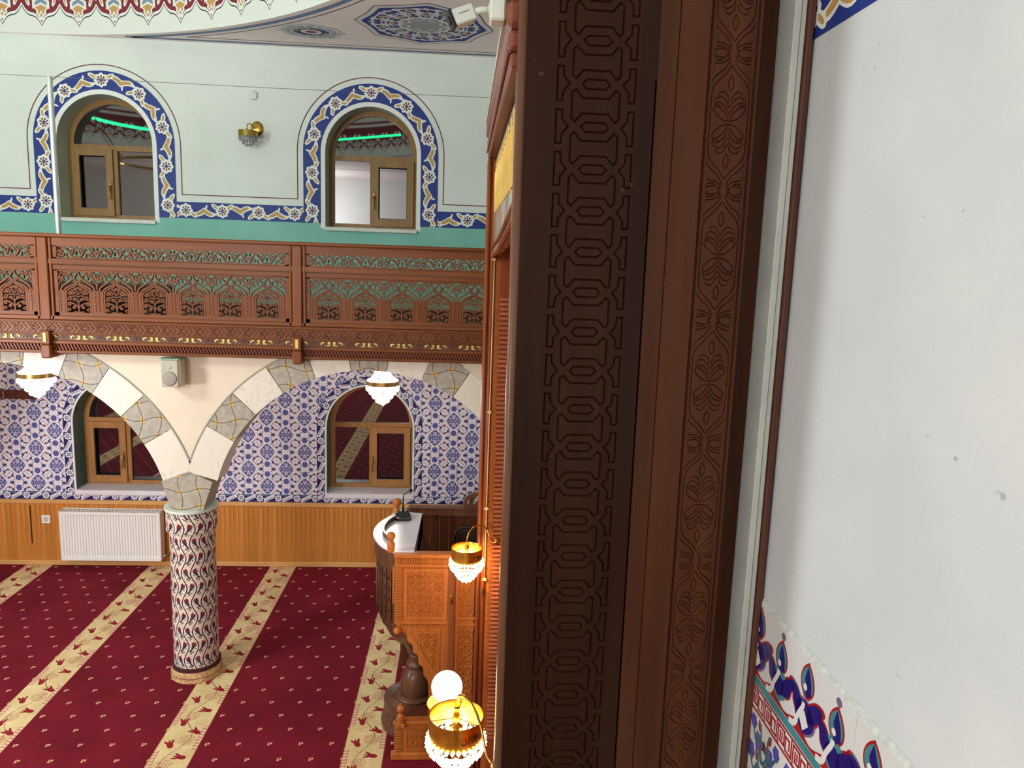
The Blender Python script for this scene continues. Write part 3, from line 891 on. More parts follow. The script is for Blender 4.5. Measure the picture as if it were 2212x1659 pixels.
G(MB().bbox(GX0, GX1, YG-.018, YG+.05, 2.518, 2.527, .003).build('fillet_moulding', BALU))
G(MB().box(GX0, GX1, YG+.010, YG+.05, 2.478, 2.519).build('frieze_ground', plain('dark_frieze_wood', srgb(92, 58, 40), .5)))
gb = MB(); gd = MB(); ff = XZ(YG+.010); xx = GX0+.12
while xx < GX1-.1:
    for s_ in (1, -1):
        blob(gb, [(xx+s_*p[0], 2.499+p[1]) for p in ((.006, .016), (.030, .016), (.020, .006), (.018, -.004), (.026, -.013), (.046, -.018), (.010, -.016), (.008, 0))], ff, 0, -.005)
        blob(gb, [(xx+s_*p[0], 2.499+p[1]) for p in ((.040, .010), (.055, .016), (.072, .010), (.078, -.004), (.066, -.010), (.070, 0), (.060, .008), (.048, .006))], ff, 0, -.005)
        ribbon(gd, [(xx+s_*p[0], 2.499+p[1]) for p in spiral(.105, 0, .018, .004, 180, 1.2, 10)], .003, ff, 0, -.004)
    xx += .232
G(gb.build('gilded_leaves', GOLDP)); G(gd.build('carved_scrolls', BALU, kind='stuff'))
mb = MB(); mb.bbox(GX0, GX1, YG-.002, YG+.06, 2.452, 2.478, .006); G(mb.build('lower_moulding', BALU))
mb = MB(); mb.box(GX0, GX1, YG+.022, YG+.07, 2.412, 2.454); xx = GX0+.01; ff = XZ(YG+.022)
while xx < GX1-.02:
    ribbon(mb, [(xx+.012, 2.413), (xx+.006, 2.428), (xx-.002, 2.441), (xx-.004, 2.453)], .0062, ff, 0, -.014); xx += .0212
G(mb.build('rope_moulding', wood('dark_red_rope_wood', srgb(96, 46, 30), srgb(124, 64, 42), 'x', .4, 9)))
G(MB().bbox(GX0, GX1, YG-.004, YG+.09, 2.392, 2.412, .005).build('bottom_lip', BALU))
G(MB().bbox(GX0, GX1, YG+.0905, YG+.11, 2.392, 2.44, .003).build('back_lip', BALU))
# posts with their gilded brackets
POSTS = [-5.939, -4.325, -2.712, -1.098, .516]
for px in POSTS:
    mb = MB(); mb.bbox(px-.033, px+.030, YG-.012, YG+.05, 2.612, 3.142, .005); mb.bbox(px+.036, px+.054, YG-.006, YG+.04, 2.612, 3.142, .004); mb.bbox(px-.054, px-.037, YG-.006, YG+.04, 2.612, 3.142, .004)
    G(mb.build('post', BALUV))
    mb = MB(); mb.bbox(px-.028, px+.028, YG-.040, YG+.02, 2.455, 2.540, .004); mb.bbox(px-.030, px+.032, YG-.045, YG+.08, 2.362, 2.452, .008)
    bk = G(mb.build('bracket', BALUV))
    G(MB().bbox(px-.010, px+.012, YG-.046, YG-.038, 2.468, 2.530, .003).build('gilded_plate', GOLDP))
# openwork units
AW = .2425
def openwork_arch():
    f = XZ(0); mb = MB(); hw = .0066; d0, d1 = .016, 0
    one = [cat([(.088, 0), (.088, .125), (.082, .148), (.062, .168), (.030, .182), (.010, .196), (0, .206)], 4),
           cat([(.076, 0), (.076, .120), (.070, .140), (.050, .158), (.022, .172), (0, .190)], 4),
           cat([(.108, .142), (.098, .168), (.070, .190), (.040, .212), (.016, .236), (.007, .256), (.005, .273)], 4)]
    sp = [spiral(.017, .213, .011, .004, 200, 1.1, 9), 
          # tree inside the opening
          cat([(0, .030), (.012, .046), (.030, .058), (.050, .066)], 4), spiral(.056, .056, .013, .004, 120, -1.1, 10),
          spiral(.030, .036, .011, .003, 90, 1.1, 9), cat([(0, .0), (.018, .006), (.034, .004)], 3),
          cat([(0, .062), (.006, .078), (.020, .080)], 3), spiral(.024, .088, .011, .003, 240, -1.1, 9),
          spiral(.050, .096, .014, .004, 270, 1.1, 10), cat([(.036, .104), (.018, .112), (0, .104)], 3),
          spiral(.030, .128, .012, .004, 300, 1.0, 9), spiral(.056, .128, .011, .004, 90, 1.0, 8),
          cat([(0, .118), (.014, .134), (.012, .150), (0, .158)], 4), cat([(.016, .152), (.034, .148), (.050, .138)], 3),
          cat([(.050, .016), (.060, .028), (.066, .010)], 3), cat([(.0, .168), (.012, .160), (.026, .160)], 3),
          # spandrel scrolls between the arches
          spiral(.104, .226, .013, .004, 180, 1.1, 10), spiral(.078, .246, .013, .004, 0, 1.1, 10), spiral(.050, .256, .012, .004, 0, -1.1, 9),
          cat([(.121, .152), (.119, .180), (.112, .200), (.096, .208)], 4), cat([(.121, .212), (.110, .244), (.098, .258), (.106, .271)], 4),
          cat([(.090, .262), (.070, .268), (.034, .262), (.016, .270)], 4), cat([(.080, .204), (.092, .222), (.088, .238)], 3), cat([(.060, .214), (.066, .232), (.054, .240)], 3)]
    for s_ in one: 
        for t_ in (s_, mir([s_])[0]): ribbon(mb, t_, hw, f, d0, d1)
    for s_ in sp:
        for t_ in (s_, mir([s_])[0]): ribbon(mb, t_, .0046, f, d0, d1+.002)
    ribbon(mb, [(0, 0), (0, .062)], .005, f, d0, d1+.002)
    for cx, cy, l_, a in ((.062, .020, .014, 1.3), (.042, .088, .010, .4), (.066, .082, .010, 2), (.064, .148, .010, 2.2), (.115, .250, .009, .6), (.034, .236, .010, .3)):
        for s_ in (1, -1): blob(mb, leaf(s_*cx, cy, l_, l_*.6, a*s_), f, d0, d1+.001)
    blob(mb, leaf(0, .090, .008, .008, 0, 8), f, d0, d1); blob(mb, leaf(0, .136, .007, .010, 0, 8), f, d0, d1)
    # pilasters with small carved squares
    for s_ in (1, -1):
        prism(mb, [rect(*sorted((s_*.094, s_*.1213)), 0, .146)], XZ(0), d1+.001, d0)
        for k in range(5):
            zz = .012+k*.027; xa, xb = (.109, .1213) if s_ > 0 else (-.1213, -.109)
            ribbon(mb, [(xb if s_ > 0 else xa, zz), (xa if s_ > 0 else xb, zz), (xa if s_ > 0 else xb, zz+.018), (xb if s_ > 0 else xa, zz+.018)], .0018, XZ(-.001), .002, -.002)
    return mb
def openwork_top():
    f = XZ(0); mb = MB(); W2 = AW/2
    for s_ in (1, -1):
        M_ = lambda L: [(s_*x, y) for x, y in L]
        ribbon(mb, M_(cat([(0, .014), (.018, .008), (.036, .022), (.050, .046), (.074, .060), (.098, .050), (.1213, .040)], 4)), .0056, f, .016, 0)
        ribbon(mb, M_(spiral(.026, .044, .018, .004, 250, 1.2, 12)), .0052, f, .016, .001)
        ribbon(mb, M_(spiral(.086, .026, .019, .004, 100, -1.2, 12)), .0052, f, .016, .001)
        ribbon(mb, M_(cat([(.0, .072), (.010, .060), (.022, .066), (.046, .072)], 3)), .0046, f, .016, .001)
        ribbon(mb, M_(cat([(.052, .004), (.062, .016), (.060, .032)], 3)), .0046, f, .016, .001)
        ribbon(mb, M_(cat([(.1213, .006), (.108, .012), (.110, .026), (.1213, .030)], 3)), .0046, f, .016, .001)
        ribbon(mb, M_(cat([(.064, .074), (.082, .070), (.104, .074)], 3)), .004, f, .016, .001)
        blob(mb, M_(leaf(.056, .058, .012, .007, 1.0)), f, .016, 0); blob(mb, M_(leaf(.110, .062, .010, .006, 2.0)), f, .016, 0)
    blob(mb, leaf(0, .036, .007, .014, 0, 10), f, .016, 0)
    return mb
arch_u = openwork_arch(); top_u = openwork_top()
arch_o = None
bays = [(-2.766, -4.27, 6, -2.891-.0), (-2.656, -1.153, 6, None), (-1.043, .460, 6, None)]
def bay(x0, x1, n):
    global arch_o, top_o
    span = x1-x0; mg = (span-n*AW)/2
    # frame boards
    mb = MB()
    for a, b_ in ((x0, x0+mg), (x1-mg, x1)):
        mb.box(a, b_, YG+.006, YG+.026, 2.64, 2.937); mb.box(a, b_, YG+.006, YG+.026, 3.01, 3.093)
    mb.box(x0, x1, YG+.006, YG+.026, 2.638, 2.662); mb.box(x0, x1, YG+.006, YG+.026, 2.930, 2.94)
    mb.box(x0, x1, YG+.006, YG+.026, 3.008, 3.017); mb.box(x0, x1, YG+.006, YG+.026, 3.086, 3.094)
    G(mb.build('panel_frame', BALU))
    for k in range(n):
        cx = x0+mg+(k+.5)*AW
        if arch_o is None:
            arch_o = arch_u.build('openwork_arch', BALUV); arch_o.location = (cx, YG+.008, 2.660); arch_o.parent = gal; arch_o.matrix_parent_inverse = Matrix.Translation(-gal.location)
            top_o = top_u.build('scroll_fretwork', BALU); top_o.location = (cx, YG+.008, 3.012); top_o.parent = gal; top_o.matrix_parent_inverse = Matrix.Translation(-gal.location)
        else:
            dup(arch_o, (cx, YG+.008, 2.660)); dup(top_o, (cx, YG+.008, 3.012))
bay(-5.883, -4.380, 6); bay(-4.27, -2.768, 6); bay(-2.656, -1.153, 6); bay(-1.043, .46, 6)

tag(MB().bbox(-3.30, -2.13, YG+.30, YG+.62, 2.521, 2.835, .01).build('low_cabinet', plain('very_dark_cabinet_wood', srgb(46, 26, 20), .5)), 'dark low cabinet on the gallery, seen through the leftmost openwork arches', 'cabinet')
# pole, wire
tag(MB().tube([(-2.66, YG+.11, 2.522), (-2.66, YG+.11, 4.15)], .017, 12).build('steel_pole', plain('polished_pole_metal', srgb(206, 214, 208), .2, .6), smooth=True, angle=50), 'slim polished metal pole rising behind the gallery handrail at left', 'pole')
tag(MB().tube([(-6, YG+.10, 4.150), (-4.3, YG+.10, 4.143), (-2.66, YG+.10, 4.147), (-1.2, YG+.10, 4.142), (.93, YG+.10, 4.150)], .0017, 5).build('steel_wire', plain('grey_wire', srgb(90, 90, 88), .5)), 'thin grey wire strung across the hall from the pole top', 'wire')

# ------------------------------------------------------------------ near carved surround (beside the niche)
import numpy as np
YP = 2.20
sur = thing('carved_surround', 'tall dark stained carved wooden niche surround standing against the white wall', 'wood surround', (.54, YP, 0))
Q = lambda o: setp(o, sur)
def carve_strokes(outer, strokes, w, dpt, fmap, closed=False):
    L = [outer]; ex = list(strokes)
    for P in strokes:
        if closed: L += [offs(P[:-1], w, True), offs(P[:-1], -w, True)]
        else: L.append(offs(P, w)+offs(P, -w)[::-1])
    V, T = cdt(L, ex)
    A = np.array([p for s in strokes for p in s[:-1]]); B = np.array([p for s in strokes for p in s[1:]])
    PV = np.array(V); d = np.full(len(PV), 9.)
    for i in range(0, len(PV), 800):
        q = PV[i:i+800][:, None, :]; ab = (B-A)[None]; l2 = (ab**2).sum(-1)+1e-12
        t = np.clip(((q-A[None])*ab).sum(-1)/l2, 0, 1); d[i:i+800] = np.sqrt(((q-A[None]-t[..., None]*ab)**2).sum(-1)).min(1)
    W = [fmap(x, y, dpt*max(0, 1-dd_/w)) for (x, y), dd_ in zip(V, d)]
    return MB().add(W, T)
ZB, ZT = 0., 4.60
c0 = .351; PK = .11365; zc0 = 3.696
loops = []
k0 = -9
for k in range(-7, 22):
    z = zc0-k*PK
    loops.append([(c0+a, z+b_) for a, b_ in ((-.038, 0), (-.027, .0125), (.027, .0125), (.038, 0), (.027, -.0125), (-.027, -.0125))])
    zz = z-PK/2
    q = [(-.066, .034), (-.056, .043), (-.037, .0205), (.037, .0205), (.056, .043), (.066, .034)]
    loops.append([(c0+a, zz+b_) for a, b_ in q+[(a, -b_) for a, b_ in q[::-1]]])
    for s_ in (1, -1):
        loops.append([(c0+s_*a, z+b_) for a, b_ in ((-.108, .045), (-.092, .045), (-.091, .020), (-.074, 0), (-.091, -.020), (-.092, -.045), (-.108, -.045))])
mb = carve_strokes(rect(.150, .5135, .9, ZT), [L+[L[0]] for L in loops], .0029, .0050, XZ(YP), True)
mb.box(.150, .5135, YP+.03, YP+.05, ZB, ZT); mb.add([(.150, YP, ZB), (.5135, YP, ZB), (.5135, YP, .9), (.150, YP, .9)], [(0, 1, 2, 3)])
mb.add([(.5135, YP, ZB), (.5135, YP+.03, ZB), (.5135, YP+.03, ZT), (.5135, YP, ZT)], [(0, 1, 2, 3)])
Q(mb.build('knotwork_board', wood('very_dark_panel_wood', srgb(32, 15, 7), srgb(52, 28, 13), 'z', .34, 4.5, spec=.14)))
mb = MB().tube([(.143, YP+.006, ZB), (.143, YP+.006, ZT)], .0135, 14); Q(mb.build('edge_bead', wood('edge_bead_wood', srgb(92, 62, 38), srgb(112, 80, 64), 'z', .25, 9), smooth=True))
random.seed(5); mb = MB()
for cx, cz, n_, sp_ in ((.196, 3.604, 9, .006), (.466, 3.318, 6, .009), (.443, 3.300, 5, .010)):
    for _ in range(n_):
        a = random.uniform(0, 6.28); px_, pz_ = cx+random.uniform(-sp_, sp_), cz+random.uniform(-sp_, sp_)*.6
        mb.add([(px_+.0024*cos(a+k*1.57)*random.uniform(.4, 1), YP-.0002, pz_+.0014*sin(a+k*1.57)) for k in range(4)], [(0, 1, 2, 3)])
Q(mb.build('scuff_marks', plain('pale_scuff', srgb(120, 104, 86), .6), kind='stuff'))
# second board with a shallow step
mb = MB().bbox(.5195, .574, YP-.001, YP+.03, ZB, ZT, .003); mb.bbox(.5745, .660, YP-.004, YP+.03, ZB, ZT, .003); Q(mb.build('plain_board', DARKW))
# floral board
strokes = []
fc = .728; PF = .3685; z0f = 3.498
base = [cat([(.0535, 0), (.053, .072), (.047, .098), (.030, .118), (.014, .134), (.002, .152)], 4),
        cat([(.054, .112), (.040, .128), (.022, .142), (.006, .166)], 4),
        cat([(.001, .004), (.020, .009), (.040, .026), (.045, .038), (.034, .043), (.016, .031), (.004, .013)], 4),
        cat([(.003, .028), (.014, .044), (.030, .054), (.043, .050)], 4), cat([(.043, .050), (.040, .046), (.030, .046)], 2),
        cat([(.003, .044), (.012, .060), (.026, .069), (.038, .064)], 4), cat([(.003, .060), (.010, .076), (.022, .083), (.032, .078)], 4),
        cat([(0, .084), (.0065, .096), (.006, .114), (0, .126)], 3),
        cat([(.008, .172), (.026, .160), (.050, .156)], 4), cat([(.010, .180), (.030, .172), (.052, .176)], 4), cat([(.020, .176), (.032, .166), (.048, .166)], 3)]
for k in range(-1, 7):
    zc = z0f-k*PF
    for s_ in base:
        for sx in (1, -1):
            for sy in (1, -1): strokes.append([(fc+sx*x, zc+sy*y) for x, y in s_])
    for sx in (1, -1):
        for sy in (1, -1): strokes.append([(fc+sx*.014+.004*cos(a), zc+.1843+sy*.006+.004*sin(a)) for a in [j*pi/3 for j in range(7)]])
lo = z0f-6.4*PF; hi = 4.1
strokes = [[p for p in s_ if lo+.01 < p[1] < hi-.01] for s_ in strokes]; strokes = [s_ for s_ in strokes if len(s_) > 1]
for gx in (-.0625, .0625, -.0665, .0665): strokes.append([(fc+gx, lo+.006), (fc+gx, (lo+hi)/2), (fc+gx, hi-.006)])
mb = carve_strokes(rect(.6605, .803, lo, hi), strokes, .0021, .0042, XZ(YP))
for a, b_ in ((ZB, lo), (hi, ZT)): mb.add([(.6605, YP, a), (.803, YP, a), (.803, YP, b_), (.6605, YP, b_)], [(0, 1, 2, 3)])
mb.box(.6605, .803, YP+.02, YP+.04, ZB, ZT); mb.add([(.803, YP, ZB), (.803, YP+.12, ZB), (.803, YP+.12, ZT), (.803, YP, ZT)], [(0, 1, 2, 3)])
Q(mb.build('floral_carved_board', DARKW))
Q(MB().box(.803, .8855, YP+.10, YP+.12, ZB, ZT).build('recessed_board', DARKW))
# jamb towards the niche
Q(MB().box(.131, .150, YP+.006, 2.25, ZB, 3.615).build('near_jamb', ORANGEW))
Q(MB().box(.150, .800, 2.2505, 2.265, ZB, 3.615).build('jamb_return', ORANGEW))
# far jamb
YJ = 4.16
mb = MB().box(.112, .941, YJ, YJ+.18, ZB, 3.615); Q(mb.build('far_jamb', ORANGEW))
mb = MB(); mb.tube([(.122, YJ-.002, ZB), (.122, YJ-.002, 3.62)], .011, 12); mb.tube([(.150, YJ-.002, ZB), (.150, YJ-.002, 3.6)], .012, 12); mb.tube([(.137, YJ, ZB), (.137, YJ, 3.6)], .004, 8)
Q(mb.build('rounded_moulding', ORANGEW, smooth=True))
mb = MB(); f = XZ(YJ-.001); z = .4
while z < 3.1:
    ribbon(mb, cat([(.170, z), (.186, z+.012), (.174, z+.026), (.190, z+.036)], 3), .0035, f, 0, -.006); z += .034
mb.box(.165, .195, YJ-.002, YJ, ZB, 3.1); Q(mb.build('carved_strip', KURSU))
mb = MB(); z = .3
while z < 2.88:
    mb.bbox(.196, .243, YJ-.016, YJ, z, z+.015, .003); z += .0258
Q(mb.build('dentil_moulding', wood('pale_dentil_wood', srgb(150, 84, 54), srgb(178, 106, 72), 'y', .3, 9)))
Q(MB().tube([(.262, YJ-.004, ZB), (.262, YJ-.004, 3.1)], .014, 10).build('inner_bead', ORANGEW, smooth=True))
# niche lining
Q(MB().box(.55, .57, 2.25, YJ, 0, 3.6).build('niche_back', ORANGEW))
# inscription panel over the niche
def m_inscr():
    m, nt, b = newmat('marbled_panel_with_gilt_script', .4)
    n = noise(nt, 5, 4, sc=(1, 1, .4)); n2 = noise(nt, 9, 3)
    c = mixc(nt, (n-.42)*5, srgb(116, 108, 88), srgb(166, 158, 136)); c = mixc(nt, n2.gt(.60), c, srgb(160, 82, 50)); setcol(nt, b, c); return m
INS = m_inscr()
loop = [(2.25, 3.60), (2.25, 3.24), (2.9, 3.17), (3.3, 3.15), (3.8, 3.13), (YJ, 3.12), (YJ, 3.60)]
mb = MB(); prism(mb, [loop], YZ(.150), 0, .03); Q(mb.build('inscription_panel', INS))
mb = MB(); mb.tube([(.143, 2.25, 3.23), (.143, 3.3, 3.14), (.143, YJ, 3.11)], .010, 8); mb.tube([(.143, 2.25, 3.28), (.143, 3.3, 3.19), (.143, YJ, 3.16)], .006, 8); mb.bbox(.140, .15, 2.25, 2.28, 3.26, 3.61, .004); Q(mb.build('panel_moulding', ORANGEW, smooth=True, angle=40))
gs = MB(); f = YZ(.148)
random.seed(3)
for k in range(11):
    y0 = 2.38+k*.155
    ribbon(gs, cat([(y0, 3.57), (y0+.01, 3.45), (y0-.004, 3.33)], 4), .008, f, 0, -.004)
    ribbon(gs, cat([(y0+.02, 3.42), (y0+.05, 3.34), (y0+.09, 3.36), (y0+.12, 3.46), (y0+.10, 3.54)], 4), .010, f, 0, -.004)
    blob(gs, leaf(y0+.06, 3.545, .008, .006, .6), f, 0, -.004)
Q(gs.build('gilt_script', GOLDP))
# cornice beam and crystal strip above
mb = MB(); mb.bbox(.112, .16, 2.215, 4.24, 3.62, 3.66, .006); mb.bbox(.106, .16, 2.215, 4.24, 3.664, 3.72, .012); mb.bbox(.100, .16, 2.215, 4.24, 3.724, 3.80, .014)
mb.tube([(.108, 2.215, 3.662), (.108, 4.24, 3.662)], .006, 8)
Q(mb.build('cornice', wood('cornice_wood', srgb(110, 58, 42), srgb(140, 80, 60), 'y', .35, 9), smooth=False))
mb = MB(); y = 2.22
mb.box(.098, .13, 2.215, 4.26, 3.803, 3.812); mb.box(.098, .13, 2.215, 4.26, 3.846, 3.852)
while y < 4.24:
    mb.bbox(.098, .112, y, y+.040, 3.814, 3.844, .008); y += .052
Q(mb.build('crystal_trim', plain('beaded_pale_glass', srgb(188, 190, 160), .15, .3, var=.3, nscale=30)))
# hanging cable with clips and hook
mb = MB().tube([(.160, YJ-.016, 3.12), (.158, YJ-.02, 2.5), (.156, YJ-.018, 1.9), (.157, YJ-.02, 1.3)], .0035, 6); tag(mb.build('lamp_cable', plain('cream_cable', srgb(214, 190, 140), .4), smooth=True), 'thin cream cable running down the far orange jamb', 'cable')
for i, z in enumerate((3.10, 2.27, 1.72, 1.30)):
    o = MB().bbox(.148, .168, YJ-.030, YJ-.012, z-.008, z+.008, .003); o.box(.140, .150, YJ-.028, YJ-.024, z-.002, z+.002)
    tag(o.build('cable_clip', plain('cream_clip', srgb(226, 200, 150), .3)), ('cream cable clip at the top of the far orange jamb', 'cream cable clip at the level of the small chandeliers', 'cream cable clip just above the upper golden lamp arm', 'lowest cream cable clip, just above the small brass hook')[i], 'clip', 'cable clips on the far jamb')
mb = MB(); mb.lathe([(.0, -.03), (.012, -.026), (.012, -.018), (.005, -.012), (.007, 0)], (.146, YJ-.0, 1.235), 12, ax='y'); mb.tube([(.146, YJ-.03, 1.24), (.146, YJ-.045, 1.235), (.146, YJ-.045, 1.20)], .005, 8)
tag(mb.build('wall_hook', plain('aged_brass', srgb(120, 96, 60), .3, .8), smooth=True, angle=40), 'small aged brass hook on the far orange jamb below the lowest clip', 'hook')

# grey trunking and dark edge strip beside the white wall
tr = MB().bbox(.886, .905, YP-.012, YP+.10, 0, 4.6, .002); tr.bbox(.905, .922, YP-.006, YP+.10, 0, 4.6, .002)
tag(tr.build('cable_trunking', plain('grey_plastic_trunking', srgb(176, 180, 170), .5)), 'long grey plastic cable trunking beside the dark carved panel and white wall', 'trunking')
tag(MB().bbox(.9235, .9415, YP-.02, YP+.10, 0, 4.6, .004).build('edge_strip', wood('dark_edge_wood', srgb(70, 42, 30), srgb(92, 58, 42), 'z', .45, 9)), 'narrow dark wooden strip between the grey trunking and white wall', 'wood strip')

# ------------------------------------------------------------------ right wall: painted band and tile panel
V = []; U = []
V = [(XR-.002, -2, 3.728), (XR-.002, 2.2, 3.728), (XR-.002, 2.2, 3.888), (XR-.002, -2, 3.888)]; U = [(4.2+.03, 0), (.03, 0), (.03, .16), (4.2+.03, .16)]
def m_rband():
    return BANDF
MB().add(V, [(0, 1, 2, 3)], U).build('blue_floral_band', BANDF, wall_right)
TX = XR-.008
wr_tile = plain('white_glazed_tile', srgb(214, 213, 208), .22, var=.015)
RED = plain('red_glaze', srgb(160, 34, 38), .25, var=.08); NAVY = plain('cobalt_glaze', srgb(40, 28, 110), .22, var=.12); TEAL = plain('teal_glaze', srgb(70, 132, 136), .25, var=.1)
WHG = plain('white_glaze', srgb(222, 220, 214), .22, var=.01); MAUV = plain('mauve_glaze', srgb(120, 96, 128), .25)
def flatpoly(mb, L, lv): return prism(mb, [L], YZ(TX-.0004*lv), 0, .0001, back=False)
def pr(name, mat, polys, lv, parent):
    mb = MB()
    for L in polys:
        prism(mb, [L], YZ(TX-.0005*lv), 0, .0003, back=False)
    o = mb.build(name, mat, parent); return o
PW = .3320
def finial_polys(tall):
    """returns dict colour-> polygons around y=0; z from 1.845 to 2.07; +y is left in the picture"""
    D_ = {'red': [], 'navy': [], 'teal': [], 'white': [], 'mauve': []}
    bud = lambda s, dz=0: [(s*y, 2.068+dz-(2.068-z)*1) for y, z in cat([(0, 2.068), (.014, 2.046), (.022, 2.018), (.020, 1.990), (.008, 1.966)], 4)]+[(-s*y, z+dz) for y, z in cat([(.008, 1.966), (.020, 1.990), (.022, 2.018), (.014, 2.046), (0, 2.068)], 4)]
    dz = 0 if tall else -.022
    D_['red'].append(bud(1, dz))
    sc = lambda L, k, cx, cz: [(cx+(y-cx)*k, cz+(z-cz)*k) for y, z in L]
    D_['teal'].append(sc(bud(1, dz), .84, 0, 2.012+dz)); 
    D_['navy'].append(sc([(0, 2.060+dz), (-.013, 2.02+dz), (-.016, 1.985+dz), (-.004, 1.968+dz), (.010, 1.985+dz), (.004, 2.0+dz), (.008, 2.02+dz)], .95, 0, 2.01+dz))
    D_['white'].append([(.004+.006*cos(a), 1.995+dz+.010*sin(a)) for a in [j*pi/4 for j in range(8)]])
    # wings
    for s in (1, -1):
        wg = cat([(s*.006, 1.955+dz), (s*.030, 1.985+dz), (s*.052, 1.990+dz), (s*.060, 1.975+dz), (s*.046, 1.955+dz), (s*.040, 1.925+dz), (s*.020, 1.905+dz)], 4)
        if tall and s > 0: wg = [(y, z-.012) for y, z in wg]
        D_['red'].append(wg+[(s*.004, 1.90+dz)])
        D_['navy'].append(sc(wg+[(s*.004, 1.90+dz)], .80, s*.028, 1.948+dz)); D_['teal'].append([(s*.010, 1.950+dz), (s*.034, 1.974+dz), (s*.050, 1.978+dz), (s*.034, 1.962+dz)])
    # body
    body = cat([(0, 1.966), (.026, 1.950), (.036, 1.920), (.030, 1.890), (.014, 1.868), (0, 1.858), (-.014, 1.868), (-.030, 1.890), (-.036, 1.920), (-.026, 1.950), (0, 1.966)], 4)[:-1]
    if tall:
        D_['mauve'].append(body); D_['navy'].append(sc(body, .86, 0, 1.912))
        D_['white'].append([(0, 1.93), (.018, 1.905), (.0, 1.872), (-.016, 1.90)])
    else:
        D_['teal'].append(sc(body, .9, 0, 1.90)); D_['navy'].append(sc(body, .6, .006, 1.90)); D_['red'].append([(.002, 1.90), (.016, 1.88), (-.004, 1.862), (-.012, 1.88)])
        D_['mauve'].append([(.008*cos(a), 2.056+.012*sin(a)) for a in [j*pi/5 for j in range(10)]])
    return D_
ft = MB(); ft.box(TX, XR-.0002, -PW/2+.0008, PW/2-.0008, 1.8455, 2.08)
tile0 = ft.build('finial_tile', wr_tile, wall_right)
cols = {'red': (RED, 2), 'navy': (NAVY, 4), 'teal': (TEAL, 3), 'white': (WHG, 5), 'mauve': (MAUV, 1)}
acc = {k: [] for k in cols}
for yy, tall in ((PW*.25, True), (-PW*.25, False)):
    for k, Ls in finial_polys(tall).items(): acc[k] += [[(y*1.8+yy, z) for y, z in L] for L in Ls]
# running wave between finials
wv = [(PW/2-PW*i/40, 1.872+.012*sin(4*pi*i/40)) for i in range(41)]
prints = []
for k, (mt, lv) in cols.items():
    if k == 'red': acc[k].append(offs(wv, .006)+[(y, 1.8462) for y, z in wv[::-1]])
    prints.append(pr(k+'_print', mt, acc[k], lv, tile0))
mb = MB()
for s0 in (0, 1):
    L = cat([(PW/2-s0*PW/2, 1.852), (PW/2-.03-s0*PW/2, 1.862), (PW/2-.05-s0*PW/2, 1.90), (PW/2-.072-s0*PW/2, 1.935), (PW/2-.084-s0*PW/2+.01, 1.95)], 5)
    ribbon(mb, L, .010, YZ(TX-.0001), 0, -.0028)
prints.append(mb.build('white_scroll_print', WHG, tile0))
tile0.location = (0, 2.096, 0)
for k in range(1, 9):
    t2 = dup(tile0, (0, 2.096-PW*k, 0))
    for p_ in prints: dup(p_, parent=t2)
# meander and teal strips
mt0 = MB().box(TX, XR-.0002, -.0999, .0999, 1.733, 1.8445).build('meander_tile', WHG, wall_right)
mb = MB(); mb.box(TX-.0008, TX, -.1, .1, 1.8165, 1.8435); tp = mb.build('teal_print', TEAL, mt0)
mb = MB()
f = YZ(TX); 
for z in (1.8095, 1.738): mb.box(TX-.0009, TX, -.1, .1, z-.0035, z+.0035)
for k in range(2):
    yo = .1-k*.1
    A_ = [(yo-.006, 1.744), (yo-.006, 1.798), (yo-.046, 1.798), (yo-.046, 1.757), (yo-.020, 1.757), (yo-.020, 1.785)]
    B_ = [(yo-.094, 1.804), (yo-.094, 1.750), (yo-.056, 1.750), (yo-.056, 1.790), (yo-.080, 1.790), (yo-.080, 1.764)]
    for L in (A_, B_, [(yo-.032, 1.785), (yo-.032, 1.768)]):
        for i in range(len(L)-1):
            (y0, z0), (y1, z1) = L[i], L[i+1]; mb.box(TX-.0009, TX, min(y0, y1)-.0036, max(y0, y1)+.0036, min(z0, z1)-.0036, max(z0, z1)+.0036)
rp = mb.build('red_key_print', RED, mt0)
mt0.location = (0, 2.096, 0)
for k in range(1, 14):
    t2 = dup(mt0, (0, 2.096-.2*k, 0)); dup(tp, parent=t2); dup(rp, parent=t2)
# lower floral tiles
lt0 = MB().box(TX, XR-.0002, -.1245, .1245, 1.482, 1.7315).build('floral_tile', WHG, wall_right)
mb1 = MB(); mb2 = MB(); mb3 = MB(); f = YZ(TX-.0004)
for s in (1, -1):
    for q_, (cy, cz, r_) in enumerate(((.085, 1.70, .022), (.04, 1.655, .030), (.09, 1.60, .028), (.03, 1.56, .026), (.085, 1.51, .020))):
        prism(mb1, [[(s*cy+r_*(1+.12*cos(6*a))*cos(a), cz+r_*(1+.12*cos(6*a))*sin(a)) for a in [j*pi/12 for j in range(24)]]], f, 0, -.0006, back=False)
        ribbon(mb2, [(s*y, z) for y, z in cat([(cy, cz-.02), (cy-.03, cz-.05), (cy-.06, cz-.02), (cy-.05, cz+.02)], 5)], .0055, f, 0, -.001)
        prism(mb3, [[(s*y, z) for y, z in leaf(cy-.045, cz+.01, .018, .009, 1.2)]], f, 0, -.0014, back=False)
a1 = mb1.build('cobalt_flower_print', plain('violet_blue_glaze', srgb(84, 80, 160), .25, var=.15, nscale=40), lt0); a2 = mb2.build('green_stem_print', plain('green_glaze', srgb(60, 110, 100), .25), lt0); a3 = mb3.build('red_leaf_print', RED, lt0)
lt0.location = (0, 2.0755, 0)
for i in range(11):
    for j in range(3):
        if i == j == 0: continue
        t2 = dup(lt0, (0, 2.0755-.25*i, -.25*j))
        for p_ in (a1, a2, a3): dup(p_, parent=t2)
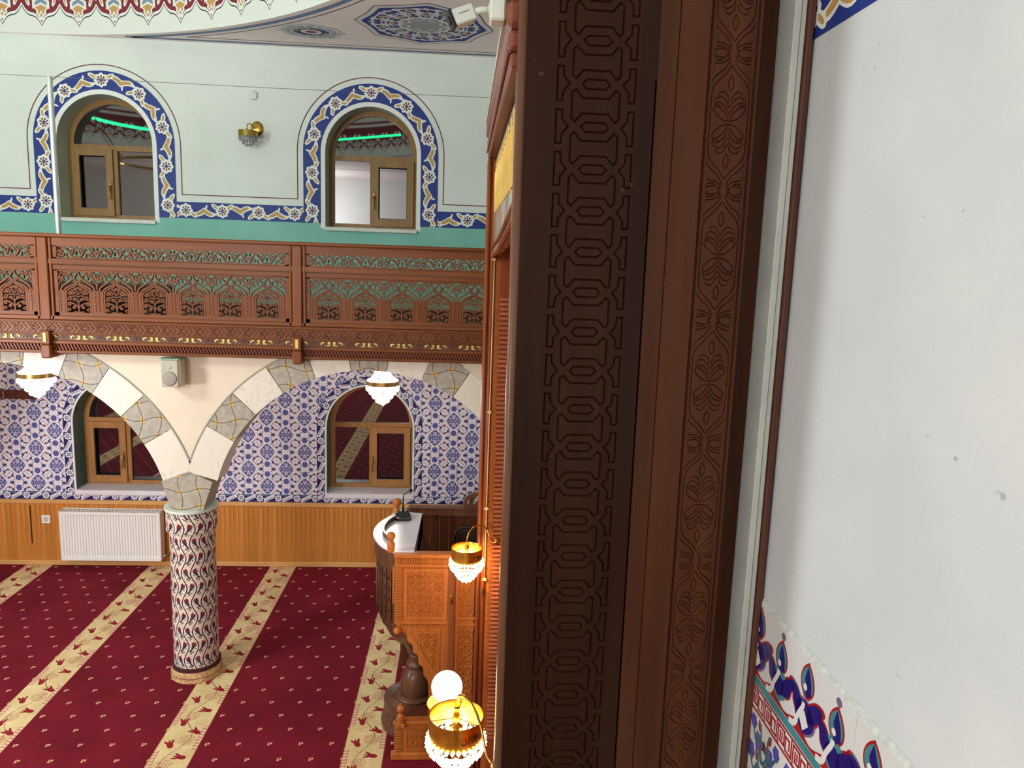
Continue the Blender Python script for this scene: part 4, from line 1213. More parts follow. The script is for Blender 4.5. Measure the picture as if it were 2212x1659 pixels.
# rough grout ledge
mb = MB(); V = []; n = 60; random.seed(11)
for i in range(n+1):
    y = 2.19-2.7*i/n; h = .007+random.random()*.008
    V += [(TX-.001, y, 2.078), (TX+.001, y, 2.080+h*.5), (XR-.0005, y, 2.084+h)]
F = [(3*i+k, 3*i+k+1, 3*i+k+4, 3*i+k+3) for i in range(n) for k in (0, 1)]
mb.add(V, F).build('grout_ledge', plain('rough_grey_grout', srgb(196, 200, 192), .9, var=.12, nscale=60, bmp=.6), wall_right)

# ------------------------------------------------------------------ preacher's pulpit (kursu)
YK = 4.40
ku = thing('pulpit', 'honey coloured carved wooden preaching pulpit with white top beside the surround', 'pulpit', (-.15, 4.8, 0))
K = lambda o: setp(o, ku)
# main side panel with scalloped lower left edge
sc_edge = cat([(-.372, .905), (-.352, .880), (-.330, .850), (-.300, .830), (-.292, .790), (-.262, .760), (-.256, .715), (-.228, .690), (-.222, .640), (-.196, .610), (-.190, .560), (-.168, .530), (-.160, .470), (-.160, .27)], 4)
outl = [(-.372, 1.30)]+sc_edge+[(-.36, .262), (-.36, .02), (.108, .02), (.108, 1.30)]
mb = MB(); prism(mb, [outl], XZ(YK), 0, .03); K(mb.build('side_panel', KURSU))
mb = MB(); mb.box(-.355, .11, YK+.03, 4.56, .02, .26); mb.box(-.06, .11, YK+.03, 4.56, .26, .90); K(mb.build('stair_carcass', KBACK))
K(MB().box(.12, .14, YK+.03, 5.47, .02, .90).build('inner_partition', KBACK))
mb = MB(); mb.bbox(-.378, .11, YK-.022, YK+.05, 1.322, 1.3465, .006); mb.bbox(-.372, .11, YK-.012, YK+.02, 1.262, 1.282, .004); K(mb.build('top_rail', KURSU))
mb = MB(); x = -.362
while x < .10: mb.bbox(x, x+.0085, YK-.012, YK+.0, 1.288, 1.318, .002); x += .0145
mb.box(-.372, .11, YK-.004, YK, 1.284, 1.322)
K(mb.build('dentil_row', KURSU))
def frame(x0, x1, z0, z1, w, y=YK, h=.008):
    m_ = MB(); prism(m_, [rect(x0, x1, z0, z1), rect(x0+w, x1-w, z0+w, z1-w)], XZ(y-h), 0, h); return m_
def arabesque(mb, x0, x1, z0, z1, y, seed, s=.022):
    random.seed(seed); f = XZ(y)
    nx = max(1, int((x1-x0)/(s*2.1))); nz = max(1, int((z1-z0)/(s*2.1)))
    for i in range(nx):
        for j in range(nz):
            cx = x0+(i+.5)*(x1-x0)/nx; cz = z0+(j+.5)*(z1-z0)/nz
            a = random.choice((0, 90, 180, 270))+random.uniform(-20, 20); t = random.choice((1.2, -1.2))
            ribbon(mb, spiral(cx, cz, s*1.0, s*.25, a, t, 12), .0040, f, 0, -.008)
            blob(mb, leaf(cx+s*.9*cos(R(a+120)), cz+s*.9*sin(R(a+120)), s*.5, s*.3, R(a)), f, 0, -.007)
            if i < nx-1: ribbon(mb, cat([(cx+s*.6, cz-s*.5), (cx+s*1.1, cz+s*.2), (cx+s*1.6, cz+s*.6)], 3), .0036, f, 0, -.007)
door = K(frame(-.318, -.055, .930, 1.256, .020).build('upper_door', KURSU))
mb = MB(); arabesque(mb, -.294, -.079, .954, 1.232, YK-.001, 2); setp(mb.build('carved_scrolls', KURSU, kind='stuff'), door); door_p = door
mb = MB(); z = .93
while z < 1.245: mb.bbox(-.368, -.325, YK-.010, YK+.0, z, z+.010, .003); z += .0165
K(mb.build('ribbed_pilaster', KURSU))
K(frame(-.005, .15, .930, 1.262, .018).build('right_panel_frame', KURSU))
mb = MB(); arabesque(mb, .014, .11, .950, 1.244, YK-.001, 5); K(mb.build('carved_scrolls', KURSU, kind='stuff'))
K(frame(-.005, .15, .10, .905, .018).build('right_lower_frame', KURSU))
mb = MB(); arabesque(mb, .018, .11, .13, .88, YK-.001, 6, .019); K(mb.build('carved_scrolls', KURSU, kind='stuff'))
mb = MB(); mb.bbox(-.050, -.008, YK-.014, YK+.0, .30, 1.262, .003); K(mb.build('door_stile', wood('brown_stile', srgb(112, 62, 32), srgb(140, 82, 44), 'z', .4, 8)))
mb = MB(); mb.bbox(-.037, -.021, YK-.020, YK-.014, 1.035, 1.095, .003); mb.tube([(-.029, YK-.02, 1.075), (-.029, YK-.032, 1.070), (-.029, YK-.030, 1.045)], .004, 8); K(mb.build('drop_handle', GOLD, smooth=True, angle=40))
mb = MB(); mb.bbox(-.345, -.058, YK-.010, YK, .900, .910, .003); x = -.340
while x < -.065: mb.bbox(x, x+.008, YK-.010, YK, .885, .897, .002); x += .0135
z = .88
while z > .45: mb.bbox(-.075, -.064, YK-.009, YK, z-.007, z, .002); z -= .0135
K(mb.build('bead_trim', KURSU))
mb = MB(); prism(mb, [[(-.30, .868), (-.095, .868), (-.095, .50)]+[(-.105, .50), (-.135, .60), (-.175, .66), (-.20, .72), (-.235, .76), (-.26, .81)], [(-.275, .856), (-.107, .856), (-.107, .58), (-.14, .62), (-.185, .69), (-.225, .75), (-.25, .81)]], XZ(YK-.006), 0, .006)
arabesque(mb, -.225, -.115, .74, .85, YK-.001, 9, .017); arabesque(mb, -.165, -.115, .62, .74, YK-.001, 8, .016)
K(mb.build('spandrel_carving', KURSU))
# lower step box
mb = MB(); mb.bbox(-.372, .11, YK-.018, YK+.0, .236, .262, .005); mb.bbox(-.366, .11, YK-.010, YK+.0, .20, .232, .004); mb.bbox(-.385, .11, YK-.022, YK+.02, .0, .048, .006)
x = -.35
while x < .1: mb.bbox(x, x+.009, YK-.014, YK-.008, .207, .226, .002); x += .0145
z = .055
while z < .19: mb.bbox(-.366, -.318, YK-.012, YK, z, z+.010, .003); z += .0175
K(mb.build('step_box_mouldings', KURSU)); 
mb = frame(-.300, -.06, .062, .188, .012); arabesque(mb, -.284, -.08, .078, .172, YK-.001, 4, .018); K(mb.build('step_box_panel', KURSU))
# bowl, stem, bulb, base: ellipse sections
def loft(secs, n=28):
    V = []; F = []
    for cx, cy, rx, ry, z in secs:
        for k in range(n):
            a = 2*pi*k/n; V.append((min(-.245 if z > .95 else 9, cx+rx*cos(a)), max(YK+.032, cy+ry*sin(a)), z))
    for i in range(len(secs)-1):
        for k in range(n): F.append((i*n+k, i*n+(k+1) % n, (i+1)*n+(k+1) % n, (i+1)*n+k))
    F.append(tuple(range(n-1, -1, -1))); F.append(tuple((len(secs)-1)*n+k for k in range(n)))
    return MB().add(V, F)
K(loft([(-.26, 4.8, .055, .055, .50), (-.265, 4.8, .062, .062, .54), (-.262, 4.8, .10, .13, .60), (-.25, 4.79, .15, .22, .655), (-.235, 4.78, .205, .29, .70), (-.225, 4.775, .24, .33, .76), (-.22, 4.77, .272, .355, .80), (-.22, 4.77, .275, .36, .83), (-.22, 4.77, .290, .37, .85), (-.22, 4.77, .296, .375, 1.22), (-.22, 4.77, .315, .39, 1.25), (-.22, 4.77, .315, .39, 1.335), (-.22, 4.77, .30, .375, 1.335), (-.22, 4.77, .29, .365, .98)]).build('bowl', KDARK, smooth=True, angle=35))
mb = MB()
for k in range(13):
    a = R(128+k*9.5); cx, cy = -.22+.298*cos(a), 4.77+.377*sin(a)
    if cy < YK+.05: continue
    mb.tube([(cx, cy, .87), (cx, cy, 1.20)], .004, 6)
for k in range(12):
    a = R(133+k*9.5); cy = 4.77+.377*sin(a)
    if cy < YK+.06: continue
    for z in (.93, 1.0, 1.07, 1.14): mb.tube([(-.22+.297*cos(a-.05), 4.77+.376*sin(a-.05), z), (-.22+.300*cos(a), 4.77+.379*sin(a), z+.024), (-.22+.297*cos(a+.05), 4.77+.376*sin(a+.05), z)], .0035, 5)
K(mb.build('bowl_carving', KDARK, smooth=True))
K(MB().lathe([(.0, .19), (.075, .195), (.098, .23), (.103, .285), (.095, .34), (.070, .385), (.052, .40), (.066, .412), (.066, .424), (.052, .436), (.048, .47), (.052, .50)], (-.26, 4.8, 0), 28).build('bulb_stem', KDARK, smooth=True))
K(MB().lathe([(.122, .190), (.132, .196), (.130, .206), (.09, .214)], (-.26, 4.8, 0), 28).build('stem_ring', KDARK, smooth=True))
K(MB().lathe([(.225, .0), (.228, .04), (.212, .052), (.205, .13), (.205, .165), (.212, .170), (.212, .186), (.20, .192), (0, .192)], (-.26, 4.8, 0), 36).build('round_base', KDARK, smooth=True, angle=35))
mb = MB()
for k in range(26):
    a = R(100+k*7); mb.tube([(-.26+.207*cos(a), 4.8+.207*sin(a), z) for z in (.065, .09, .12)], .005, 5)
K(mb.build('base_carving', KDARK, smooth=True))
# scalloped corner bracket at the left of the panel
mb = MB(); prism(mb, [[(4.40, 1.262), (4.40, 1.03)]+cat([(4.40, 1.03), (4.415, 1.08), (4.44, 1.10), (4.445, 1.14), (4.47, 1.17), (4.475, 1.21), (4.49, 1.262)], 4)], YZ(-.386), 0, .012); K(mb.build('corner_bracket', KURSU))
# desk top (white) with upstand rim
rimo = [(-.378, 4.42), (-.46, 4.50), (-.525, 4.64), (-.542, 4.79), (-.525, 4.93), (-.470, 5.07), (-.43, 5.16), (-.25, 5.125), (-.262, 4.42)]
rimo = [(-.378, 4.42)]+cat([(-.378, 4.42), (-.47, 4.53), (-.530, 4.68), (-.542, 4.80), (-.520, 4.94), (-.465, 5.07), (-.43, 5.17)], 4)[1:]+[(-.25, 5.125), (-.262, 4.42)]
mb = MB(); prism(mb, [rimo], XYp(1.336), 0, .014); K(mb.build('desk_top', plain('white_polished_stone', srgb(226, 218, 228), .2, var=.02)))
P_ = [(x, y, 1.372) for x, y in cat([(-.40, 4.55), (-.465, 4.68), (-.478, 4.80), (-.455, 4.92), (-.40, 5.03)], 4)]
mb = MB(); L2 = [(p[0], p[1]) for p in P_]; prism(mb, [offs(L2, .006)+offs(L2, -.006)[::-1]], XYp(1.350), 0, .030); K(mb.build('reading_ledge', KDARK))
# inner pit boards and backrest
K(MB().box(.93, .946, 4.43, 5.47, 0, 1.25).build('inner_board', KBACK)); K(MB().box(-.24, .93, 4.431, 5.47, .90, .92).build('pit_floor', KBACK)); K(MB().box(-.262, -.25, 4.44, 5.12, .99, 1.3355).build('desk_apron', KBACK))
xb = -.42
bp = None
while xb < .93:
    o = MB().bbox(xb+.001, xb+.069, 5.50, 5.515, .02, 1.225, .003)
    K(o.build('back_plank', KBACK)); xb += .07
mb = MB(); prism(mb, [[(-.43, 1.215), (.94, 1.215), (.94, 1.262), (-.36, 1.262), (-.43, 1.235)]], XZ(5.475), 0, .055); mb.bbox(-.37, .94, 5.465, 5.54, 1.262, 1.276, .004); K(mb.build('back_rail', KDARK))
mb = MB(); co = [(.03, 1.276)]+cat([(.03, 1.276), (.034, 1.31), (.052, 1.35), (.09, 1.378), (.15, 1.392), (.30, 1.40)], 4)+[(.30, 1.276)]
ci = [(.064, 1.296)]+cat([(.064, 1.296), (.070, 1.325), (.10, 1.350), (.15, 1.366), (.27, 1.370)], 4)+[(.27, 1.296)]
prism(mb, [co, ci], XZ(5.49), 0, .03); f = XZ(5.495)
for k in range(4):
    ribbon(mb, spiral(.095+k*.055, 1.318+.008*(k % 2), .020, .006, 200*k, 1.1, 10), .005, f, .012, -.001); ribbon(mb, cat([(.075+k*.055, 1.30), (.11+k*.055, 1.335), (.125+k*.055, 1.36)], 3), .005, f, .012, -.001)
K(mb.build('back_crest', KDARK))
# newel finials
def newel(x, y, z, s=1.0, name='newel_finial', mat=KURSU):
    mb = MB().lathe([(.022*s, 0), (.024*s, .03*s), (.026*s, .05*s), (.020*s, .062*s), (.013*s, .070*s), (.016*s, .076*s), (.026*s, .092*s), (.028*s, .106*s), (.022*s, .122*s), (0, .130*s)], (x, y, z), 18)
    return K(mb.build(name, mat, smooth=True, angle=60))
newel(-.400, 4.435, 1.345, .95); newel(-.428, 5.17, 1.30, 1.1)
K(MB().lathe([(0, .0), (.016, .006), (.025, .02), (.025, .032), (.014, .046), (0, .050)], (-.352, 4.385, .835), 16).build('small_ball', KURSU, smooth=True))
newel(-.325, 4.375, .262, .9)
K(MB().bbox(-.352, -.298, 4.35, 4.402, .236, .262, .003).build('newel_base', KURSU))

# desk microphone
mic = thing('desk_microphone', 'black gooseneck desk microphone standing on the white pulpit top', 'microphone', (-.375, 5.02, 1.350))
mb = MB(); prism(mb, [[(-.435, 4.985), (-.405, 4.955), (-.335, 4.955), (-.318, 4.98), (-.325, 5.06), (-.345, 5.08), (-.41, 5.08), (-.435, 5.05)]], XYp(1.3505), 0, .022)
mb.add([(-.43, 4.99, 1.3725), (-.32, 4.99, 1.3725), (-.33, 5.06, 1.3725), (-.42, 5.06, 1.3725), (-.40, 5.02, 1.40), (-.35, 5.02, 1.40), (-.35, 5.06, 1.405), (-.40, 5.06, 1.405)], [(0, 1, 2, 3), (0, 1, 5, 4), (1, 2, 6, 5), (2, 3, 7, 6), (3, 0, 4, 7), (4, 5, 6, 7)])
setp(mb.build('base', BLACK), mic)
setp(MB().tube([(-.375, 5.04, 1.40), (-.375, 5.04, 1.44), (-.377, 5.04, 1.48), (-.372, 5.035, 1.51), (-.352, 5.02, 1.53), (-.328, 5.0, 1.548)], [.007, .005, .0035, .0035, .0035, .0035], 8).build('gooseneck', BLACK, smooth=True), mic)
setp(MB().lathe([(0, -.013), (.010, -.009), (.0125, 0), (.010, .009), (0, .013)], (-.322, 4.996, 1.553), 14).build('foam_head', plain('black_foam', srgb(14, 14, 15), .95), smooth=True), mic)
# dark rounded chair back seen behind the upper lamp
cb = MB().tube([(-.02, 5.38, .86), (-.02, 5.38, 1.10), (-.012, 5.38, 1.135), (.02, 5.38, 1.158), (.14, 5.38, 1.162), (.24, 5.38, 1.15), (.26, 5.38, 1.10), (.26, 5.38, .86)], .009, 8)
cb.tube([(-.02, 5.38, .86), (-.02, 5.38, .0001)], .009, 8); cb.tube([(.26, 5.38, .86), (.26, 5.38, .0001)], .009, 8)
ch = thing('pulpit_chair', 'dark chair with a rounded back inside the pulpit behind the upper golden lamp', 'chair', (.12, 5.30, 0))
setp(cb.build('back_frame', BLACK, smooth=True), ch)
setp(MB().bbox(-.01, .25, 5.37, 5.385, .90, 1.152, .01).build('backrest', plain('dark_leather', srgb(48, 28, 22), .5)), ch)
setp(MB().bbox(-.02, .26, 5.10, 5.37, .86, .90, .01).build('seat', plain('dark_leather', srgb(48, 28, 22), .5)), ch)
for lx in (-.01, .25): setp(MB().tube([(lx, 5.12, .0001), (lx, 5.12, .86)], .008, 8).build('leg', BLACK), ch)

# ------------------------------------------------------------------ golden wall lamps with drum shades
CRY = emit('glowing_crystal', (1.0, .78, .46), 14)
CRYW = emit('glowing_white_crystal', (1.0, .96, .9), 9)
SHADEIN = plain('polished_brass_shade', srgb(214, 168, 70), .3, 1., var=.15, nscale=30)
def octa(mb, c, r, h, n=4):
    V = [(c[0], c[1], c[2]+h*.6)]+[(c[0]+r*cos(2*pi*k/n+.4), c[1]+r*sin(2*pi*k/n+.4), c[2]) for k in range(n)]+[(c[0], c[1], c[2]-h)]
    mb.add(V, [(0, 1+k, 1+(k+1) % n) for k in range(n)]+[(n+1, 1+(k+1) % n, 1+k) for k in range(n)])
def glamp(cx, cy, zt, rad, label, ax, az, ay):
    root = thing('wall_lamp', label, 'lamp', (ax, ay, az), 'golden wall lamps on the surround')
    W_ = lambda o: setp(o, root)
    hh = rad*.90
    # drum shade: open ring with thickness
    mb = MB(); mb.lathe([(rad*.97, -hh), (rad, -hh), (rad, 0), (rad*.97, 0), (rad*.955, -.002), (rad*.955, -hh+.002), (rad*.97, -hh)], (cx, cy, zt), 40)
    me = mb.build('shade', SHADEIN, smooth=True, angle=40)
    # remove caps (first/last faces are n-gons)
    bm = bmesh.new(); bm.from_mesh(me.data); bmesh.ops.delete(bm, geom=[f_ for f_ in bm.faces if len(f_.verts) > 8], context='FACES'); bm.to_mesh(me.data); bm.free()
    W_(me)
    sp = MB()
    for k in range(3):
        a = R(200+k*120); sp.tube([(cx, cy, zt-.012), (cx+rad*.96*cos(a), cy+rad*.96*sin(a), zt-.006)], .0022, 6)
    W_(sp.build('spoke', GOLD, smooth=True))
    W_(MB().lathe([(.004, .03), (.010, .026), (.007, .018), (.011, .006), (.013, -.004), (.006, -.012), (.006, -.03), (.024, -.040), (.030, -.050), (.030, -.060), (0, -.062)], (cx, cy, zt), 18).build('hub', GOLD, smooth=True, angle=40))
    arm = [(cx, cy, zt+.02), (cx, cy, zt+.055), (cx+.010, cy, zt+.090), (cx+.04, cy, zt+.112), (cx+.075, cy, zt+.100)]
    dx = ax-cx
    arm = [(cx+dx*t, cy+(ay-cy)*t, zt+z) for t, z in ((0, .02), (0, .05), (.06, .082), (.2, .104), (.38, .108), (.55, .094), (.68, .062), (.76, .02), (.86, -.008), (1.0, -.016))]
    arm2 = []
    for i in range(len(arm)-1):
        for t in (0, .5): arm2.append(tuple(arm[i][j]+(arm[i+1][j]-arm[i][j])*t for j in range(3)))
    arm2.append(arm[-1])
    W_(MB().tube(arm2, .0048, 10).build('arm', GOLD, smooth=True))
    W_(MB().lathe([(0, -.008), (.018, -.006), (.020, 0)], (ax, ay, zt-.016), 16, ax='x' if ay < 3 else 'y').build('wall_plate', GOLD, smooth=True))
    for k in range(4):
        a = R(45+90*k); b_ = MB().lathe([(0, -.045), (.010, -.035), (.012, -.020), (.007, 0)], (cx+rad*.42*cos(a), cy+rad*.42*sin(a), zt-.03), 10)
        W_(b_.build('bulb', emit('warm_bulb', (1., .72, .34), 26), smooth=True))
    cr = MB(); rings = [(rad*1.03, -hh+.004, 30), (rad*1.05, -hh-.020, 30), (rad*.96, -hh-.040, 28), (rad*.72, -hh-.052, 20), (rad*.66, -hh-.074, 18), (rad*.52, -hh-.092, 14), (rad*.30, -hh-.108, 8), (.003, -hh-.118, 1)]
    for r_, z_, n in rings:
        for k in range(n):
            a = 2*pi*k/n; octa(cr, (cx+r_*cos(a), cy+r_*sin(a), zt+z_), .0095, .013)
    W_(cr.build('crystal_fringe', CRY, kind='stuff'))
    # raised script on the shade
    sc_ = MB()
    fm = lambda u, v, d: (cx+(rad+.0005-d)*cos(u/rad+R(-62)), cy+(rad+.0005-d)*sin(u/rad+R(-62)), zt-hh*.5+v)
    for P in (cat([(-.030, -.004), (-.024, -.012), (-.014, -.010), (-.012, .002), (-.018, .010)], 4), [(-.004, -.012), (.001, .014)], cat([(.006, .004), (.012, .012), (.020, .010), (.020, -.008), (.010, -.010)], 4), [(.026, -.010), (.026, .014)], [(.032, -.012), (.034, .012)], cat([(.038, -.006), (.046, -.010), (.058, .004)], 4), [(.040, .012), (.046, .006)]):
        ribbon(sc_, P, .0016, fm, 0, -.0015)
    W_(sc_.build('script_relief', plain('dark_bronze', srgb(90, 44, 16), .4, .5)))
    light('POINT', 'wall_lamp_light', (cx, cy, zt-hh-.03), 5.0, (1, .55, .20), .05)
glamp(.010, 2.50, 1.508, .098, 'larger lowest golden drum wall lamp with glowing crystals in the foreground', .131, 1.49, 2.235)
glamp(.050, 4.00, 1.545, .085, 'upper golden drum wall lamp with glowing crystals hanging before the pulpit', .218, 1.53, 4.140)

# globe lamp on a post
gl = thing('globe_lamp', 'glowing white glass globe lamp on a yellow dish above the lowest golden lamp', 'lamp', (-.040, 3.60, 0))
setp(MB().lathe([(.078*sin(pi*k/16), -.078*cos(pi*k/16)) for k in range(17)], (-.038, 3.60, .960), 32).build('globe', emit('white_globe_glass', (1., .93, .78), 7), smooth=True), gl)
setp(MB().lathe([(.03, .872), (.03, .88), (.085, .866), (.104, .876), (.108, .872), (.10, .862), (.06, .850), (.022, .846)], (-.030, 3.60, 0), 36).build('dish', plain('amber_dish', srgb(206, 150, 84), .3, var=.05), smooth=True, angle=40), gl)
setp(MB().tube([(-.030, 3.60, .0), (-.030, 3.60, .87)], .018, 14).build('post', KDARK, smooth=True, angle=50), gl)
setp(MB().lathe([(.075, 0), (.075, .02), (.03, .03)], (-.030, 3.60, 0), 24).build('foot', KDARK, smooth=True, angle=40), gl)
light('POINT', 'globe_light', (-.10, 3.50, 1.05), 2.0, (1, .72, .40), .06)

# ------------------------------------------------------------------ small crystal chandeliers under the gallery
def chandelier(cx, cy, label, pw):
    root = thing('crystal_chandelier', label, 'chandelier', (cx, cy, 2.425), 'crystal chandeliers under the gallery')
    W_ = lambda o: setp(o, root)
    zr = 2.068; r = .128
    W_(MB().lathe([(.05, 2.425), (.05, 2.41), (.02, 2.40)], (cx, cy, 0), 20).build('ceiling_cup', GOLD, smooth=True, angle=40))
    W_(MB().tube([(cx, cy, 2.41), (cx, cy, 1.98)], .004, 8).build('rod', GOLD))
    mb = MB(); mb.lathe([(r*1.04, zr-.020), (r*1.06, zr-.020), (r*1.06, zr+.016), (r*1.04, zr+.016)], (cx, cy, 0), 40); o = mb.build('brass_band', plain('warm_brass_band', srgb(196, 160, 96), .25, .9), smooth=True, angle=40); W_(o)
    cr = MB()
    for j in range(12):       # draped strings from crown to band
        t = j/11; r_ = .058+(r-.064)*(t**3.6); z_ = 2.205-(2.205-zr-.02)*t
        n = 20+int(8*t)
        for k in range(n): octa(cr, (cx+r_*cos(2*pi*k/n), cy+r_*sin(2*pi*k/n), z_), .0075, .008)
    for r_, z_, n in ((r*1.0, -.036, 34), (r*1.0, -.056, 34), (r*.80, -.062, 28), (r*.80, -.088, 28), (r*.62, -.100, 22), (r*.60, -.122, 22), (r*.40, -.134, 16), (r*.38, -.156, 14), (r*.18, -.170, 7), (.004, -.186, 1)):
        for k in range(n): octa(cr, (cx+r_*cos(2*pi*k/n), cy+r_*sin(2*pi*k/n), zr+z_), .0125, .014)
    W_(cr.build('crystal_strings', CRYW, kind='stuff'))
    for k in range(3):
        a = R(90+120*k); W_(MB().lathe([(0, -.03), (.012, -.02), (.014, 0), (.008, .03)], (cx+.05*cos(a), cy+.05*sin(a), zr), 10).build('bulb', emit('white_bulb', (1, .95, .88), 20), smooth=True))
    light('POINT', 'chandelier_light', (cx, cy, zr-.05), pw, (1, .94, .90), .12)
chandelier(-3.395, 6.3, 'left crystal chandelier glowing before the half hidden arched window', 38)
chandelier(-.648, 6.3, 'right crystal chandelier glowing in front of the tiled arched window', 38)

# big dome chandelier with green strip (seen in reflections)
tag(MB().tube([(-2.0, 3.2, 4.78), (-1.0, 3.2, 4.90)], .016, 8).build('green_light_strip', emit('green_strip', (.02, 1.0, .35), 6)), 'straight green light strip high in the hall, outside the picture', 'light strip')
dc = thing('dome_chandelier', 'large ring chandelier with green light strip hanging under the dome', 'chandelier', (-4.0, 3.3, 7.9))
setp(MB().tube([(-4.0+1.5*cos(2*pi*k/64), 3.3+1.5*sin(2*pi*k/64), 4.95) for k in range(64)], .022, 8, closed=True).build('green_light_ring', emit('green_strip', (.02, 1.0, .35), 6)), dc)
setp(MB().tube([(-4.0+1.05*cos(2*pi*k/48), 3.3+1.05*sin(2*pi*k/48), 4.3) for k in range(48)], .02, 8, closed=True).build('brass_ring', GOLD), dc)
setp(MB().tube([(-4.0+.9*cos(2*pi*k/48), 3.3+.9*sin(2*pi*k/48), 5.4) for k in range(48)], .015, 8, closed=True).build('upper_ring', GOLD), dc)
setp(MB().tube([(-4.0, 3.3, 7.9), (-4.0, 3.3, 4.2)], .02, 8).build('rod', GOLD), dc)
for k in range(8):
    a = 2*pi*k/8; setp(MB().tube([(-4.0+.9*cos(a), 3.3+.9*sin(a), 5.4), (-4.0+1.5*cos(a), 3.3+1.5*sin(a), 4.95), (-4.0+1.05*cos(a), 3.3+1.05*sin(a), 4.3)], .007, 6).build('hoop', GOLD), dc)
    setp(MB().tube([(-4.0, 3.3, 5.4), (-4.0+.9*cos(a), 3.3+.9*sin(a), 5.4)], .007, 6).build('spoke', GOLD), dc)

# ------------------------------------------------------------------ radiator
rad_ = thing('radiator', 'white ribbed panel radiator on the pine dado below the left window', 'radiator', (-3.36, 7.33, .07))
W_ = lambda o: setp(o, rad_)
rx0, rx1, ry0, ry1, rz0, rz1 = -3.80, -2.872, 7.285, 7.385, .095, .590
RADW = plain('white_enamel', srgb(232, 228, 222), .3, var=.01)
mb = MB(); V = []; F = []
n = 34; prof = []
x = rx0+.02; ww = (rx1-rx0-.04)/n
pts = [(rx0, 0), (rx0+.02, 0)]
for k in range(n):
    a = rx0+.02+k*ww; pts += [(a+ww*.12, 0), (a+ww*.28, .009), (a+ww*.72, .009), (a+ww*.88, 0)]
pts += [(rx1, 0)]
m = len(pts)
zsl = [(rz0, 1), (rz0+.035, 0), (rz0+.045, 1), (rz1-.045, 1), (rz1-.035, 0), (rz1, 0)]
zsl = [(rz0, 0), (rz0+.036, 0), (rz0+.046, 1), (rz1-.046, 1), (rz1-.036, 0), (rz1, 0)]
for z, t in zsl:
    for x, d in pts: V.append((x, ry0+d*t, z))
for j in range(len(zsl)-1):
    for i in range(m-1): F.append((j*m+i, j*m+i+1, (j+1)*m+i+1, (j+1)*m+i))
W_(MB().add(V, F).build('front_panel', RADW))
W_(MB().box(rx0+.005, rx1-.005, ry1-.008, ry1, rz0+.01, rz1-.01).build('rear_panel', RADW))
for a, b_ in ((rx0-.006, rx0), (rx1, rx1+.006)): W_(MB().bbox(a, b_, ry0, ry1, rz0+.005, rz1+.002, .002).build('side_cover', RADW))
mb = MB(); mb.box(rx0, rx1, ry0, ry0+.010, rz1-.004, rz1+.002); mb.box(rx0, rx1, ry1-.010, ry1, rz1-.004, rz1+.002)
for k in range(24): xx = rx0+.02+k*.0385; mb.box(xx, xx+.010, ry0+.010, ry1-.010, rz1-.006, rz1-.002)
W_(mb.build('top_grille', RADW))
mb = MB(); mb.tube([(rx1+.006, ry0+.05, rz0+.04), (rx1+.035, ry0+.05, rz0+.04)], .008, 8); mb.tube([(rx1+.032, ry0+.05, rz0+.028), (rx1+.032, ry0+.05, rz0+.060)], .012, 10); mb.tube([(rx1+.032, ry0+.05, rz0+.04), (rx1+.032, D-.024, rz0+.04)], .007, 8)
W_(mb.build('valve', CHROME, smooth=True, angle=40))
W_(MB().tube([(rx0-.034, ry0+.05, rz0+.04), (rx0-.006, ry0+.05, rz0+.04)], .008, 8).build('blanking_plug', CHROME, smooth=True, angle=40))
for a in (rx0+.15, rx1-.15): W_(MB().box(a-.01, a+.01, ry1, D-.023, rz0+.05, rz1-.06).build('bracket', RADW))

# socket
so = thing('wall_socket', 'white square power socket on the pine dado left of the radiator', 'socket', (-3.985, D-.024, .467))
setp(MB().bbox(-4.026, -3.944, D-.034, D-.0243, .426, .508, .004).build('plate', PVC), so)
setp(MB().lathe([(.024, -.001), (.024, .0), (.021, .004), (0, .004)], (-3.985, D-.035, .467), 20, ax='y').build('outlet_well', plain('socket_shadow_plastic', srgb(190, 188, 182), .5), smooth=True, angle=30), so)
mb = MB()
for s_ in (1, -1): mb.lathe([(.003, 0), (.003, .001)], (-3.985+s_*.010, D-.0355, .467), 8, ax='y')
setp(mb.build('contact_hole', BLACK), so)

# coat rail with hook on the tiled wall
cr_ = thing('coat_rail', 'dark wooden coat rail with a metal hook on the tiles at the left edge', 'coat rail', (-4.35, D-.02, 1.69))
setp(MB().bbox(-4.9, -4.005, D-.026, D-.001, 1.645, 1.730, .004).build('board', wood('mahogany', srgb(84, 40, 28), srgb(106, 54, 38), 'x', .3, 9)), cr_)
for hx in (-4.29, -4.60):
    setp(MB().tube([(hx, D-.028, 1.712), (hx, D-.048, 1.716), (hx, D-.056, 1.705), (hx, D-.036, 1.690), (hx, D-.03, 1.668), (hx, D-.045, 1.660), (hx, D-.058, 1.668)], .006, 8).build('hook', CHROME, smooth=True), cr_)

